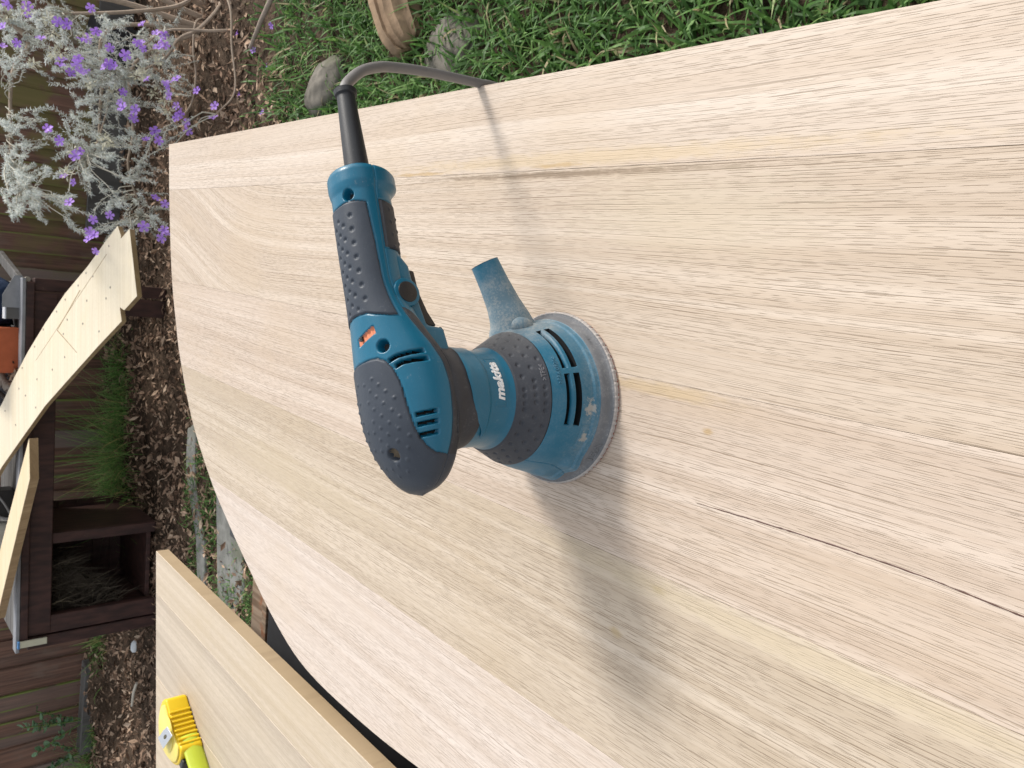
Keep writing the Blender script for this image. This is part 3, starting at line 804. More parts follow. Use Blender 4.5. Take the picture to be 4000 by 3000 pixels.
# ---------------------------------------------------------------- paling fence
def paling_mat():
    g = G('stained_paling', .75, .25)
    p = g.obj(); x, y, z = g.xyz(p); r = g.rand()
    ro = g.math('MULTIPLY', r, 40.0)
    n = g.noise(g.vec(g.mad(x, 60.0, ro), ro, g.math('MULTIPLY', z, 2.2)), 1, 4, .65)
    n2 = g.noise(g.vec(g.mad(x, 9.0, ro), ro, g.math('MULTIPLY', z, 5.0)), 1, 4, .6)
    c = g.mix(g.step(n, .3, .7), (.22, .120, .085), (.10, .060, .046))
    c = g.mix(g.step(g.math('FRACT', g.math('MULTIPLY', r, 7.7)), .70, .92, 0, .60), c, (.21, .18, .165))
    c = g.mix(g.step(n2, .5, .72, 0, .55), c, (.19, .14, .11))
    edge = g.step(g.math('ABSOLUTE', x), .040, .049)
    mossy = g.step(g.math('FRACT', g.math('MULTIPLY', r, 3.3)), .45, .75)
    n3 = g.noise(g.vec(ro, ro, g.math('MULTIPLY', z, 4.0)), 1, 3)
    f = g.math('MULTIPLY', g.math('MULTIPLY', edge, mossy), g.step(n3, .36, .52))
    c = g.mix(f, c, (.17, .21, .055))
    wx = g.xyz(g.geo())[0]
    right = g.math('MULTIPLY', g.step(wx, .3, 1.2), g.step(g.noise(g.geo(), 7, 4, .6), .42, .60, 0, .75))   # algae on the damp right-hand boards
    c = g.mix(right, c, (.16, .15, .05))
    g.set('Base Color', c); g.bump(n, .5, .003); return g.m
FENCE_A, FENCE_B = Vector((-3.55, 6.02, 0)), Vector((2.35, 4.47, 0))
fdir = (FENCE_B - FENCE_A).normalized(); frot = math.atan2(fdir.y, fdir.x)
FENCE = empty('paling_fence', FENCE_A, frot)
tag(FENCE, 'dark brown stained paling fence with mossy board edges behind the garden bed', 'fence')
M_PAL = paling_mat()
pme = []
for k in range(3):
    bm = bmesh.new(); bm_box(bm, Vector((0, 0, 0)), (.102, .016, 1.05))
    bmesh.ops.subdivide_edges(bm, edges=[e for e in bm.edges if abs(e.verts[0].co.z - e.verts[1].co.z) > 1], cuts=6)
    for v in bm.verts: v.co.x += rng.uniform(-.003, .003) ; v.co.y += rng.uniform(-.002, .002)
    bmesh.ops.recalc_face_normals(bm, faces=bm.faces)
    me = bpy.data.meshes.new('paling'); bm.to_mesh(me); bm.free(); me.materials.append(M_PAL); pme.append(me)
npal = int((FENCE_B - FENCE_A).length / .094)
for i in range(npal):
    o = bpy.data.objects.new('paling', pme[i % 3]); COL.objects.link(o); o.parent = FENCE
    o.location = (.05 + i * .094, -.018 * (i % 2) + rng.uniform(-.002, .002), .51 + rng.uniform(-.02, .02))
    o.rotation_euler = (rng.uniform(-.008, .008), rng.uniform(-.008, .008), math.pi * (i % 2))
L_ = (FENCE_B - FENCE_A).length
M_GREYWOOD = wood('grey_weathered_wood', 31, (.17, .165, .16), (.085, .08, .075), pore=(.03, .028, .025), pore_amt=.5, figure=.8)
for zz in (.28, .86): box('rail', Vector((L_ / 2, .045, zz)), (L_, .04, .09), M_PAL, FENCE)
box('plinth_board', Vector((L_ - .78, -.045, .085)), (1.5, .022, .17), M_GREYWOOD, FENCE, bevel=.003)
SLEEP = empty('garden_sleeper', (-2.02, 5.36, 0), frot)
tag(SLEEP, 'grey brown timber edging lying along the fence foot at the left', 'timber')
box('edging_board', Vector((0, 0, .03)), (.62, .09, .09), M_GREYWOOD, SLEEP, bevel=.006)

# ---------------------------------------------------------------- dark stained potting bench
def bench_mat():
    g = G('dark_stain', .55, .35)
    x, y, z = g.xyz(g.obj())
    n = g.noise(g.vec(g.math('MULTIPLY', x, 40.0), g.math('MULTIPLY', y, 40.0), g.math('MULTIPLY', z, 9.0)), 1, 4)
    n2 = g.noise(g.obj(), 30, 5, .7)
    c = g.mix(g.step(n, .3, .7), (.070, .033, .027), (.032, .017, .015))
    c = g.mix(g.step(n2, .62, .75, 0, .5), c, (.12, .085, .07))
    g.set('Base Color', c); g.bump(n, .3, .002); return g.m
M_BENCH = bench_mat()
M_ZINC = plain('dull_zinc', (.26, .265, .28), .45, .5, .3, 30, metal=.35)
BR = math.atan2(.166, -1.641) + math.pi                   # bench front: from (.442, 3.976) to (-1.199, 4.142)
BENCH = empty('potting_bench', (-.38, 4.06, 0), BR)
tag(BENCH, 'dark brown stained timber potting bench with a zinc edged top in front of the fence', 'bench')
BW, BD, BH = 1.70, .56, .60
for (x, w_, y) in ((-BW / 2 + .02, .055, .03), (BW / 2 - .02, .055, .03), (-BW / 2 + .02, .055, BD), (BW / 2 - .02, .055, BD)):
    box('leg', Vector((x, y, .28)), (w_, .06, .56), M_BENCH, BENCH, bevel=.004)
for s in (-1, 1):
    box('stile', Vector((s * (BW / 2 - .098), .02, .28)), (.085, .04, .56), M_BENCH, BENCH, bevel=.004)
box('front_rail', Vector((0, .015, .515)), (BW - .12, .035, .095), M_BENCH, BENCH, bevel=.004)
box('top_lip', Vector((0, .004, .578)), (BW - .02, .045, .032), M_BENCH, BENCH, bevel=.003)
box('back_rail', Vector((0, BD, .50)), (BW - .12, .035, .09), M_BENCH, BENCH, bevel=.004)
for k in range(5):
    box('top_slat', Vector((0, .055 + k * .115, .578)), (BW - .02, .11, .030), M_GREYWOOD, BENCH, bevel=.003)
box('zinc_edge', Vector((0, .012, .603)), (BW + .01, .066, .016), M_ZINC, BENCH, bevel=.003)
prism('zinc_corner', [(0, 0), (.16, 0), (.16, .03), (.06, .075), (0, .075)], 0, .004, M_ZINC, BENCH, frame=lambda u, v, w: (BW / 2 - .13 + u * .9, .04 + w, .60 + v))
# cupboard at the left end
CX0, CX1 = -BW / 2 + .14, -BW / 2 + .515
box('cupboard_side', Vector((CX1, .27, .27)), (.022, .50, .54), M_BENCH, BENCH, bevel=.003)
box('cupboard_side', Vector((CX0 - .03, .28, .27)), (.018, .46, .50), M_BENCH, BENCH, bevel=.003)
for k in range(6):
    box('cupboard_back_slat', Vector(((CX0 + CX1) / 2, .52, .05 + k * .086)), (CX1 - CX0 + .10, .014, .0855), M_BENCH, BENCH, bevel=.003)
box('cupboard_post', Vector((CX1 - .01, .03, .27)), (.05, .04, .52), M_BENCH, BENCH, bevel=.004)
box('cupboard_floor', Vector(((CX0 + CX1) / 2, .28, .03)), (CX1 - CX0, .46, .02), M_BENCH, BENCH, bevel=.002)

def strands(name, pts_fn, n, m, w=.002, parent=None, seg=4, seed=5):
    """thin curled straps, pts_fn(r) -> (base, direction, length, droop, side)"""
    r = random.Random(seed); V, Fc = [], []
    for _ in range(n):
        b, d, L, dr, ww = pts_fn(r)
        d = d.normalized(); s = d.cross(Vector((0, 0, 1)))
        if s.length < .05: s = Vector((1, 0, 0))
        s = (s.normalized() + Vector((r.uniform(-.6, .6), r.uniform(-.6, .6), r.uniform(-.3, .3)))).normalized()
        i0 = len(V)
        for k in range(seg):
            t = k / (seg - 1)
            p = b + d * (L * t) + Vector((0, 0, -dr * L * t * t))
            wd = ww * (1 - t ** 2.2) + .0002
            V += [p - s * wd, p + s * wd]
        for k in range(seg - 1):
            Fc.append((i0 + 2 * k, i0 + 2 * k + 1, i0 + 2 * k + 3, i0 + 2 * k + 2))
    return obj(name, V, Fc, m, parent)
M_STRAW = islands('dry_straw', [(0, (.08, .068, .052)), (.8, (.15, .125, .096)), (.95, (.24, .20, .15)), (1, (.60, .50, .34))], .9, .1)
def straw_pt(r):
    while True:
        u, v = r.random(), r.random()
        if u + v < 1.0: break
    x = CX0 - .02 + u * .33; z = .475 - v * .36
    if r.random() < .3: z = .475 - r.random() * .12; x = CX0 - .02 + r.random() * .25
    return (Vector((x, .07 + r.random() * .08 + .22 * u, z)), Vector((r.uniform(-1, 1), r.uniform(-.6, .3), r.uniform(-1, .6))), r.uniform(.03, .10), r.uniform(-.5, .8), r.uniform(.0008, .0022))
STR = empty('straw_bundle', (-.38, 4.06, 0), BR)
tag(STR, 'tangle of dry dark straw stuffed under the bench top at its left end', 'straw')
so_ = strands('straw', straw_pt, 2600, M_STRAW, parent=STR, seg=5); tag(so_, kind='stuff')
# compact core so the tangle is not see-through
core = bmesh.new()
vs_ = [core.verts.new(p) for p in ((CX0 - .03, .16, .50), (CX0 + .27, .16, .50), (CX0 - .03, .16, .13), (CX0 - .03, .40, .50), (CX0 + .27, .40, .50), (CX0 - .03, .40, .13))]
for f in ((0, 2, 1), (3, 4, 5), (0, 1, 4, 3), (1, 2, 5, 4), (2, 0, 3, 5)): core.faces.new([vs_[i] for i in f])
bmesh.ops.subdivide_edges(core, edges=core.edges, cuts=7, use_grid_fill=True)
for v in core.verts: v.co += Vector((rng.uniform(-.012, .012), rng.uniform(-.02, .02), rng.uniform(-.012, .012)))
from_bm('straw_core', core, plain('straw_shade', (.07, .058, .045), .95, .1, .5, 120, bump=.8), STR)

# things on the bench
def bl_(x, y, z): return BENCH.matrix_basis @ Vector((x, y, z))
BENCH_M = Matrix.Translation((-.38, 4.06, 0)) @ Matrix.Rotation(BR, 4, 'Z')
def on_bench(x, y, z=.595): return BENCH_M @ Vector((x, y, z))
M_TERRA = plain('terracotta', (.40, .105, .045), .8, .2, .25, 25, bump=.2)
tp = empty('terracotta_trough', on_bench(.525, .17), BR)
tag(tp, 'orange terracotta trough on the bench top, cut by the picture edge', 'plant pot')
for (c, s) in (((0, -.075, .11), (.205, .014, .22)), ((0, .075, .11), (.205, .014, .22)), ((-.0955, 0, .11), (.014, .136, .22)), ((.0955, 0, .11), (.014, .136, .22))):
    box('wall', Vector(c), s, M_TERRA, tp, bevel=.004)
box('base', Vector((0, 0, .008)), (.176, .135, .014), M_TERRA, tp, bevel=.002)
def lump(name, loc, size, m, seed, label, cat, amp=.25, rz=0.0, up=True, seg=28):
    r = random.Random(seed); bm = bmesh.new(); bmesh.ops.create_uvsphere(bm, u_segments=seg, v_segments=seg // 2, radius=1)
    off = [Vector((r.uniform(-1, 1), r.uniform(-1, 1), r.uniform(-1, 1))).normalized() for _ in range(9)]
    for v in bm.verts:
        d = v.co.normalized(); k = 1 + amp * sum(math.sin(4.0 * d.dot(o_) * (1 + i * .5) + i) for i, o_ in enumerate(off)) / 5
        v.co = Vector((d.x * k * size[0], d.y * k * size[1], max(d.z, -.35 if up else -1) * k * size[2]))
    zmin = min(v.co.z for v in bm.verts)
    for v in bm.verts: v.co.z -= zmin
    o = from_bm(name, bm, m, None, True); o.location = loc; o.rotation_euler.z = rz
    return tag(o, label, cat)
lump('folded_cloth', on_bench(.735, .24), (.105, .09, .13), plain('navy_cloth', (.020, .032, .062), .9, .1, .4, 30, bump=.4), 4, 'dark blue bundled cloth at the right end of the bench', 'cloth', .22, seg=40)
wb = empty('timber_block', on_bench(.703, .075), BR); tag(wb, 'small grey weathered timber block on the bench edge by the blue cloth', 'block')
box('block_body', Vector((0, 0, .032)), (.068, .06, .064), M_GREYWOOD, wb, bevel=.004)
box('tin_cap', Vector((0, 0, .067)), (.070, .062, .006), plain('white_tin', (.55, .57, .60), .4, .4), wb, bevel=.001)
bt = empty('timber_batten', on_bench(.885, .16, .56), BR); tag(bt, 'short grey batten poking out at the right end of the bench', 'batten')
box('batten_body', Vector((-.01, .06, .045)), (.05, .42, .022), M_GREYWOOD, bt, Matrix.Rotation(math.radians(-24), 3, 'Z') @ Matrix.Rotation(math.radians(8), 3, 'X'), bevel=.003)
tube('batten_dowel', [(-.035, -.10, .02), (-.035, -.115, .02)], .012, plain('pale_dowel', (.42, .38, .32), .7, .2), bt, 12)
cs = empty('corrugated_tray', on_bench(.30, .33), BR); tag(cs, 'grey corrugated metal sheet standing at the back of the bench top', 'metal sheet')
V, Fc = [], []
for k in range(161):
    x = -.17 + .50 * k / 160; y = .007 * math.sin(k * .78)
    V += [(x, y + .02, 0), (x, y + .10, .24)]
Fc = [(2 * k, 2 * k + 2, 2 * k + 3, 2 * k + 1) for k in range(160)]
co_ = obj('corrugated_panel', V, Fc, M_ZINC, cs, True); md = co_.modifiers.new('thickness', 'SOLIDIFY'); md.thickness = .002
M_DRIFT = wood('driftwood', 41, (.40, .35, .29), (.20, .165, .13), pore_amt=.4, figure=1.0)
dw = empty('driftwood', on_bench(.385, .20), BR); tag(dw, 'pale forked driftwood lying on the bench beside the terracotta trough', 'driftwood')
tube('trunk', catmull([(-.05, -.03, .02), (.0, .01, .05), (.03, .04, .08), (.035, .06, .14), (.03, .08, .20)], 5), [.020 + .006 * math.sin(k * 1.1) for k in range(21)], M_DRIFT, dw, 10)
tube('branch', catmull([(-.005, .005, .045), (-.05, .0, .085), (-.075, .02, .15)], 5), [.013 - .0007 * k for k in range(11)], M_DRIFT, dw, 8)
ds = empty('dark_stick', on_bench(.285, .13), BR); tag(ds, 'short dark stick lying on the bench next to the driftwood', 'stick')
tube('stick_body', [(-.045, -.02, .016), (.0, .0, .030), (.05, .06, .075)], [.010, .012, .008], plain('dark_bark', (.045, .035, .028), .8, .2, .4, 60, bump=.5), ds, 10)
gl = empty('glass_jar', on_bench(.215, .17), BR); tag(gl, 'small clear glass jar on the bench in front of the corrugated sheet', 'jar')
gg = G('jar_glass', .06, .5); gg.set('Base Color', (.86, .92, .90)); gg.set('Transmission Weight', .9)
V, Fc = tube_data([(0, 0, .0), (0, 0, .004), (0, 0, .06), (0, 0, .066)], [.026, .030, .030, .027], 24); smooth_by_angle(obj('jar_body', V, Fc, gg.m, gl), 40)
V, Fc = tube_data([(0, 0, .0665), (0, 0, .078)], [.029, .029], 24); smooth_by_angle(obj('lid', V, Fc, plain('white_lid', (.6, .62, .62), .4, .4), gl), 40)
def leaf_heap(loc, n, r_, seed, label, rz=0.0):
    r = random.Random(seed); V, Fc = [], []
    for _ in range(n):
        add_chip(V, Fc, Vector((r.gauss(0, r_), r.gauss(0, r_), abs(r.gauss(0, r_ * .45)) + .006)), r, r.uniform(.018, .035))
    e = empty('leaf_pile', loc, rz); o = obj('leaves', V, Fc, M_LITTER, e); tag(o, kind='stuff')
    return tag(e, label, 'leaf pile')
def add_chip(V, Fc, p, r, L, flat=.55):
    """a curled dead leaf or bark flake: six corners, four triangles"""
    ax = Vector((r.gauss(0, 1), r.gauss(0, 1), r.gauss(0, flat))).normalized()
    nr = Vector((r.gauss(0, flat), r.gauss(0, flat), 1)).normalized(); s = ax.cross(nr).normalized(); nr = s.cross(ax)
    w = L * r.uniform(.25, .55); c = L * r.uniform(-.1, .35); i = len(V)
    V += [p - ax * L, p + s * w - ax * (.1 * L) + nr * c * .6, p + ax * L * r.uniform(.7, 1.1) + nr * c * r.uniform(-.5, 1), p - s * w * r.uniform(.6, 1.1) + nr * c, p + nr * (-c * .2)]
    Fc += [(i, i + 1, i + 4), (i + 1, i + 2, i + 4), (i + 2, i + 3, i + 4), (i + 3, i, i + 4)]
M_LITTER = islands('leaf_litter', [(0, (.10, .062, .042)), (.25, (.22, .140, .095)), (.6, (.37, .250, .175)), (.85, (.45, .32, .225)), (1, (.56, .43, .32))], .85, .15)
leaf_heap(on_bench(.40, .10), 60, .030, 8, 'small heap of brown dead leaves on the bench by the trough')
pb = empty('power_box', on_bench(-.20, .22), BR); tag(pb, 'black electrical box with a grey lead on the bench', 'box')
box('box_body', Vector((0, 0, .06)), (.13, .10, .12), M_BLACK, pb, bevel=.006)
box('handle', Vector((0, .0, .135)), (.10, .02, .03), plain('grey_plastic', (.20, .20, .22), .5, .4), pb, bevel=.004)
tube('lead', catmull([(.06, -.03, .12), (.08, -.07, .10), (.02, -.10, .05), (-.06, -.09, .02), (-.03, -.07, .09), (.07, -.06, .15), (.09, .02, .14)], 8), .005, M_CORD, pb, 8)
tb = empty('white_tub', on_bench(-.335, .20), BR); tag(tb, 'cream plastic tub on the bench next to the black box', 'tub')
V, Fc = tube_data([(0, 0, 0), (0, 0, .005), (0, 0, .085), (0, 0, .09), (0, 0, .10)], [.040, .043, .052, .056, .056], 28); smooth_by_angle(obj('tub_body', V, Fc, plain('cream_plastic', (.55, .53, .46), .45, .4), tb), 40)
tube('lid_rim', [(.057 * math.cos(k * math.pi / 16), .057 * math.sin(k * math.pi / 16), .101) for k in range(33)], .004, plain('grey_rim', (.30, .31, .32), .5, .4), tb, 8)
strip = empty('plastic_strip', on_bench(-.815, -.026, .50), BR); tag(strip, 'thin cream plastic strip hung on the left end of the bench', 'strip')
box('strip_body', Vector((0, 0, .045)), (.030, .010, .115), plain('cream_strip', (.52, .50, .38), .5, .4), strip, bevel=.001)
box('blue_clip', Vector((0, -.001, .10)), (.034, .014, .008), plain('blue_plastic', (.08, .22, .45), .5, .4), strip, bevel=.001)

# curved plywood template, two layers, poking out over the bench front
M_PLY = wood('plywood_face', 51, (.72, .645, .505), (.65, .565, .42), pore=(.50, .41, .28), pore_amt=.20, figure=2.2, line0=120.0)
M_PLYE = wood('plywood_edge', 52, (.42, .30, .16), (.28, .19, .10), pore_amt=.3)
PS = .25; cs_, sn_ = 1 / math.sqrt(1 + PS * PS), PS / math.sqrt(1 + PS * PS)
PLY = empty('plywood_template', (.1, 3.6, .632 + PS * (3.6 - 3.98)), 0)
tag(PLY, 'pale curved plywood template with rows of screws, jutting over the bench front', 'template')
def ply_xy(x, y): return (x - .1, (y - 3.6) / cs_)
pfr = lambda u, v, w: (u, v * cs_ - w * sn_, v * sn_ + w * cs_)
upper = [(.6000, 3.17), (.5606, 3.1473), (.4800, 3.153), (.3110, 3.1595), (.2365, 3.1421), (.1438, 3.3124), (.0239, 3.5207), (-.0905, 3.7184), (-.2426, 3.9311), (-.3749, 4.1134), (-.55, 4.31), (-.80, 4.54), (-.72, 4.68), (-.40, 4.44), (-.20, 4.2313), (-.0748, 4.0961), (.0192, 4.0041), (.1383, 3.8713), (.2574, 3.7184), (.3693, 3.5591), (.4656, 3.3838), (.54, 3.27)]
base_l = [(.5250, 3.195), (.5790, 3.0890), (.3244, 3.0402), (.2770, 3.1250), (.3080, 3.195)]
u2 = prism('top_layer', [ply_xy(*p) for p in upper], -.019, 0, M_PLY, PLY, bevel=.0006, frame=pfr, segs=1)
u2.data.materials.append(M_PLYE)
for p in u2.data.polygons:
    if abs(p.normal.dot(Vector((0, -sn_, cs_)))) < .5: p.material_index = 1
b2 = prism('tongue', [ply_xy(*p) for p in base_l], -.020, .0003, M_PLY, PLY, bevel=.0006, frame=pfr, segs=1)
b2.data.materials.append(M_PLYE)
for p in b2.data.polygons:
    if abs(p.normal.dot(Vector((0, -sn_, cs_)))) < .5: p.material_index = 1
def plypx(q): return q
screws = [(.530, 3.230), (.440, 3.395), (.4230, 3.345), (.395, 3.455), (.345, 3.555), (.300, 3.625), (.230, 3.735), (.330, 3.390), (.262, 3.540), (.205, 3.570), (.330, 3.250), (.205, 3.300), (.110, 3.560), (.16, 3.81), (.07, 3.92), (.02, 3.79), (-.02, 3.95), (-.10, 3.80), (-.18, 3.98), (-.12, 4.08), (.06, 3.66), (-.05, 3.89), (.37, 3.22), (.24, 3.42)]
M_SCREW = plain('screw_grey', (.30, .27, .22), .5, .5, .2, 200, metal=.4)
V0, F0 = tube_data([(0, 0, -.002), (0, 0, .0008), (0, 0, .0012)], [.0045, .0045, .0030], 10)
sme = bpy.data.meshes.new('screw'); sme.from_pydata([tuple(v) for v in V0], [], F0); sme.materials.append(M_SCREW)
for q in screws:
    o = bpy.data.objects.new('screw', sme); COL.objects.link(o); o.parent = PLY
    o.location = pfr(*ply_xy(*q), 0); o.rotation_euler.x = math.atan(PS)
for (p0, p1, w_) in (((.50, 3.245), (.10, 3.80), .0022), ((.375, 3.44), (.222, 3.620), .0045), ((.222, 3.620), (.126, 3.465), .0040)):   # saw kerfs
    a_, b_ = Vector(ply_xy(*p0)), Vector(ply_xy(*p1)); t_ = (b_ - a_).normalized(); n_ = Vector((-t_.y, t_.x))
    prism('saw_kerf', [tuple(a_ - n_ * w_ / 2), tuple(b_ - n_ * w_ * .3), tuple(b_ + n_ * w_ * .3), tuple(a_ + n_ * w_ / 2)], -.002, .0004, M_PLYE, PLY, frame=pfr)

# two pine boards lying across the bench front
M_PINE = wood('pine_face', 61, (.72, .61, .43), (.62, .49, .31), pore_amt=.15, figure=.8)
M_PINE_E = wood('pine_edge', 62, (.44, .30, .165), (.30, .195, .10), pore_amt=.4)
def slab(name, quad, th, label, cat='board', drop=None):
    c = sum((Vector(q) for q in quad), Vector()) / 4
    e = empty(name, c); tag(e, label, cat)
    n_ = (Vector(quad[1]) - Vector(quad[0])).cross(Vector(quad[3]) - Vector(quad[0])).normalized()
    if n_.z < 0: n_ = -n_
    bm = bmesh.new()
    tpv = [bm.verts.new(Vector(q) - c) for q in quad]; bt_ = [bm.verts.new(Vector(q) - c - n_ * th) for q in quad]
    bm.faces.new(tpv); bm.faces.new(bt_[::-1])
    for i in range(4): bm.faces.new((tpv[i], bt_[i], bt_[(i + 1) % 4], tpv[(i + 1) % 4]))
    bmesh.ops.recalc_face_normals(bm, faces=bm.faces)
    bmesh.ops.bevel(bm, geom=list(bm.edges), offset=.0012, segments=1, affect='EDGES')
    o = from_bm('board_body', bm, M_PINE, e); o.data.materials.append(M_PINE_E)
    for p in o.data.polygons:
        if abs(p.normal.dot(n_)) < .6: p.material_index = 1
    return e
slab('pine_board', [(-.2219, 3.6583, .6358), (-.3875, 3.6483, .6348), (-1.06, 4.127, .6827), (-.90, 4.20, .690)], .034, 'pale pine board with a sawn end resting on the bench front edge')
# ---------------------------------------------------------------- leaf litter, stones, lawn
V, Fc = [], []
r = random.Random(21)
while len(V) < 5 * 21000:
    x, y = r.uniform(-3.1, 2.2), r.uniform(2.45, 5.75)
    if y > 5.15 - .26 * x + .0: continue
    if x > .35 and y < 2.72 + .25 * math.sin(x * 5): continue
    if x < .3 and y < 2.9: continue
    add_chip(V, Fc, Vector((x, y, bed_height(x, y) + abs(r.gauss(.004, .012)))), r, r.choice((.010, .014, .019, .026)) * r.uniform(.7, 1.2))
tag(obj('leaf_litter', V, Fc, M_LITTER), 'deep brown leaf and bark litter covering the garden bed', 'leaf litter', kind='stuff')
M_GRASS = islands('grass_blades', [(0, (.045, .115, .025)), (.35, (.085, .20, .045)), (.70, (.135, .275, .065)), (.92, (.21, .37, .10)), (.955, (.38, .35, .18)), (1, (.42, .33, .19))], .55, .3, trans=.35)
def lawn_pt(r):
    while True:
        x, y = r.uniform(.22, 2.0), r.uniform(.25, 2.95)
        if math.hypot((x - 1.0) / .085, (y - 2.32) / .12) < 1 and r.random() < .8: continue
        if math.hypot((x - 1.10) / .17, (y - 1.87) / .10) < 1 and r.random() < .93: continue
        if math.hypot((x - .91) / .11, (y - 1.65) / .13) < 1 and r.random() < .45: continue
        if y > 2.62 + .22 * math.sin(x * 6 + 1) * math.sin(x * 2.3) and r.random() < .92: continue
        k = math.sin(x * 11 + 2 * math.sin(y * 7)) * math.sin(y * 9 + math.sin(x * 8))
        if k < -.55 and r.random() < .55: continue
        break
    a = r.uniform(0, 6.28)
    return (Vector((x, y, 0)), Vector((math.cos(a) * r.uniform(.2, 1.2), math.sin(a) * r.uniform(.2, 1.2), 1.0)), r.uniform(.05, .15), r.uniform(.2, .9), r.uniform(.0018, .0048))
tag(strands('lawn', lawn_pt, 24000, M_GRASS, seg=4, seed=9), 'long green lawn grass right of the table', 'grass', kind='stuff')
def bed_grass(r):
    while True:
        x, y = r.uniform(-1.1, .3), r.uniform(2.75, 3.65)
        if r.random() < .35 + .65 * (abs(math.sin(x * 6 + y * 9)) > .55): break
    a = r.uniform(0, 6.28)
    return (Vector((x, y, bed_height(x, y))), Vector((math.cos(a), math.sin(a), 1.1)), r.uniform(.03, .09), r.uniform(.3, .9), r.uniform(.0014, .003))
tag(strands('bed_grass', bed_grass, 5000, M_GRASS, seg=4, seed=19), 'patchy low grass along the stone edging behind the table', 'grass', kind='stuff')
def stone_mat(name, a, b):
    g = G(name, .85, .2); n = g.noise(g.obj(), 14, 6, .65); n2 = g.noise(g.obj(), 4, 3)
    c = g.mix(g.step(n, .3, .7), a, b); c = g.mix(g.step(n2, .5, .7, 0, .5), c, (.09, .10, .05)); g.set('Base Color', c); g.bump(n, .6, .01); return g.m
M_CONC = stone_mat('path_concrete', (.22, .22, .205), (.13, .13, .12))
M_STONE = stone_mat('garden_stone', (.19, .172, .145), (.115, .105, .088))
M_LOG = stone_mat('rotten_wood', (.32, .22, .14), (.20, .14, .09))
def flat_stone(name, pts, h, m, label, cat, z=0.0, seed=1):
    r_ = random.Random(seed)
    c = Vector((sum(p[0] for p in pts) / len(pts), sum(p[1] for p in pts) / len(pts), 0))
    sm_ = catmull([(p[0] - c.x, p[1] - c.y, 0) for p in pts] + [(pts[0][0] - c.x, pts[0][1] - c.y, 0)], 4)[:-1]
    poly = [(p.x + r_.uniform(-.004, .004), p.y + r_.uniform(-.004, .004)) for p in sm_]
    if sum(poly[i - 1][0] * poly[i][1] - poly[i][0] * poly[i - 1][1] for i in range(len(poly))) < 0: poly = poly[::-1]
    o = prism(name, poly, -.05, h, m, None, bevel=min(.012, h * .4), segs=2, smooth=50)
    o.location = (c.x, c.y, z); return tag(o, label, cat)
lump('stone', (.99, 2.32, -.012), (.075, .125, .050), M_STONE, 31, 'flat grey stone in the grass just beyond the table edge', 'stone', .10, .35, seg=48)
lump('stepping_stone', (.91, 1.65, -.010), (.085, .115, .026), M_STONE, 32, 'sunken grey stepping stone in the lawn behind the sander cord', 'stone', .10, .1, seg=48)
LOG = empty('log', (1.12, 1.86, 0)); tag(LOG, 'orange brown rotten log lying in the grass at the right', 'log')
lp = catmull([(.22, .045, .02), (.10, .03, .025), (.0, .01, .025), (-.09, -.01, .02), (-.15, -.035, .012), (-.17, -.045, .005)], 7)
V, Fc = tube_data(lp, [.085, .084, .083, .083, .084, .085, .085, .084, .082, .08, .078, .077, .077, .078, .08, .08, .079, .077, .075, .074, .073, .072, .071, .07, .069, .068, .066, .064, .061, .058, .055, .05, .043, .035, .02, .008][:len(lp)], 40)
nl_ = random.Random(5); ph_ = [nl_.uniform(0, 6.28) for _ in range(40)]
V = [Vector(v) + Vector((nl_.uniform(-.003, .003), .007 * math.sin(i % 40 * 1.9 + ph_[i % 40] * .3), .006 * math.sin((i % 40) * 2.7 + ph_[i % 40]))) for i, v in enumerate(V)]
smooth_by_angle(obj('log_body', V, Fc, M_LOG, LOG), 60)
flat_stone('edging_slab', [(-.20, 3.62), (-.42, 3.64), (-.70, 3.52), (-.98, 3.50), (-.98, 3.42), (-.70, 3.42), (-.42, 3.53), (-.20, 3.52)], .018, M_CONC, 'thin grey stone edging strip crossing the bed behind the table', 'edging', seed=5)
flat_stone('paving_slab', [(-.30, 3.27), (-.66, 3.26), (-1.12, 3.22), (-1.12, 2.98), (-.70, 2.99), (-.30, 3.05)], .022, M_CONC, 'smooth grey concrete slab between table curve and timber panel', 'paving', seed=6)
stk = empty('stick', (1.35, 2.74, .03)); tag(stk, 'straight grey stick lying on the leaf litter at the right', 'stick')
M_STICK = plain('grey_stick', (.27, .22, .18), .8, .2, .3, 60, bump=.4)
tube('stick_body', [(-.06, .13, .01), (0, .0, .02), (.05, -.13, .03), (.11, -.30, .03)], [.007, .009, .010, .010], M_STICK, stk, 10)
stk = empty('stick', (-1.66, 4.42, .02)); tag(stk, 'short pale stick on the soil beside the timber panel corner', 'stick')
tube('stick_body', [(-.07, .02, .01), (.02, -.03, .015), (.09, -.10, .02)], [.006, .008, .007], plain('pale_stick', (.45, .41, .34), .8, .2), stk, 8)
lump('white_pebble', (-1.31, 4.115, .10), (.030, .014, .018), plain('white_stone', (.55, .58, .60), .6, .3), 12, 'small white stone against the left bench leg', 'pebble', .1)

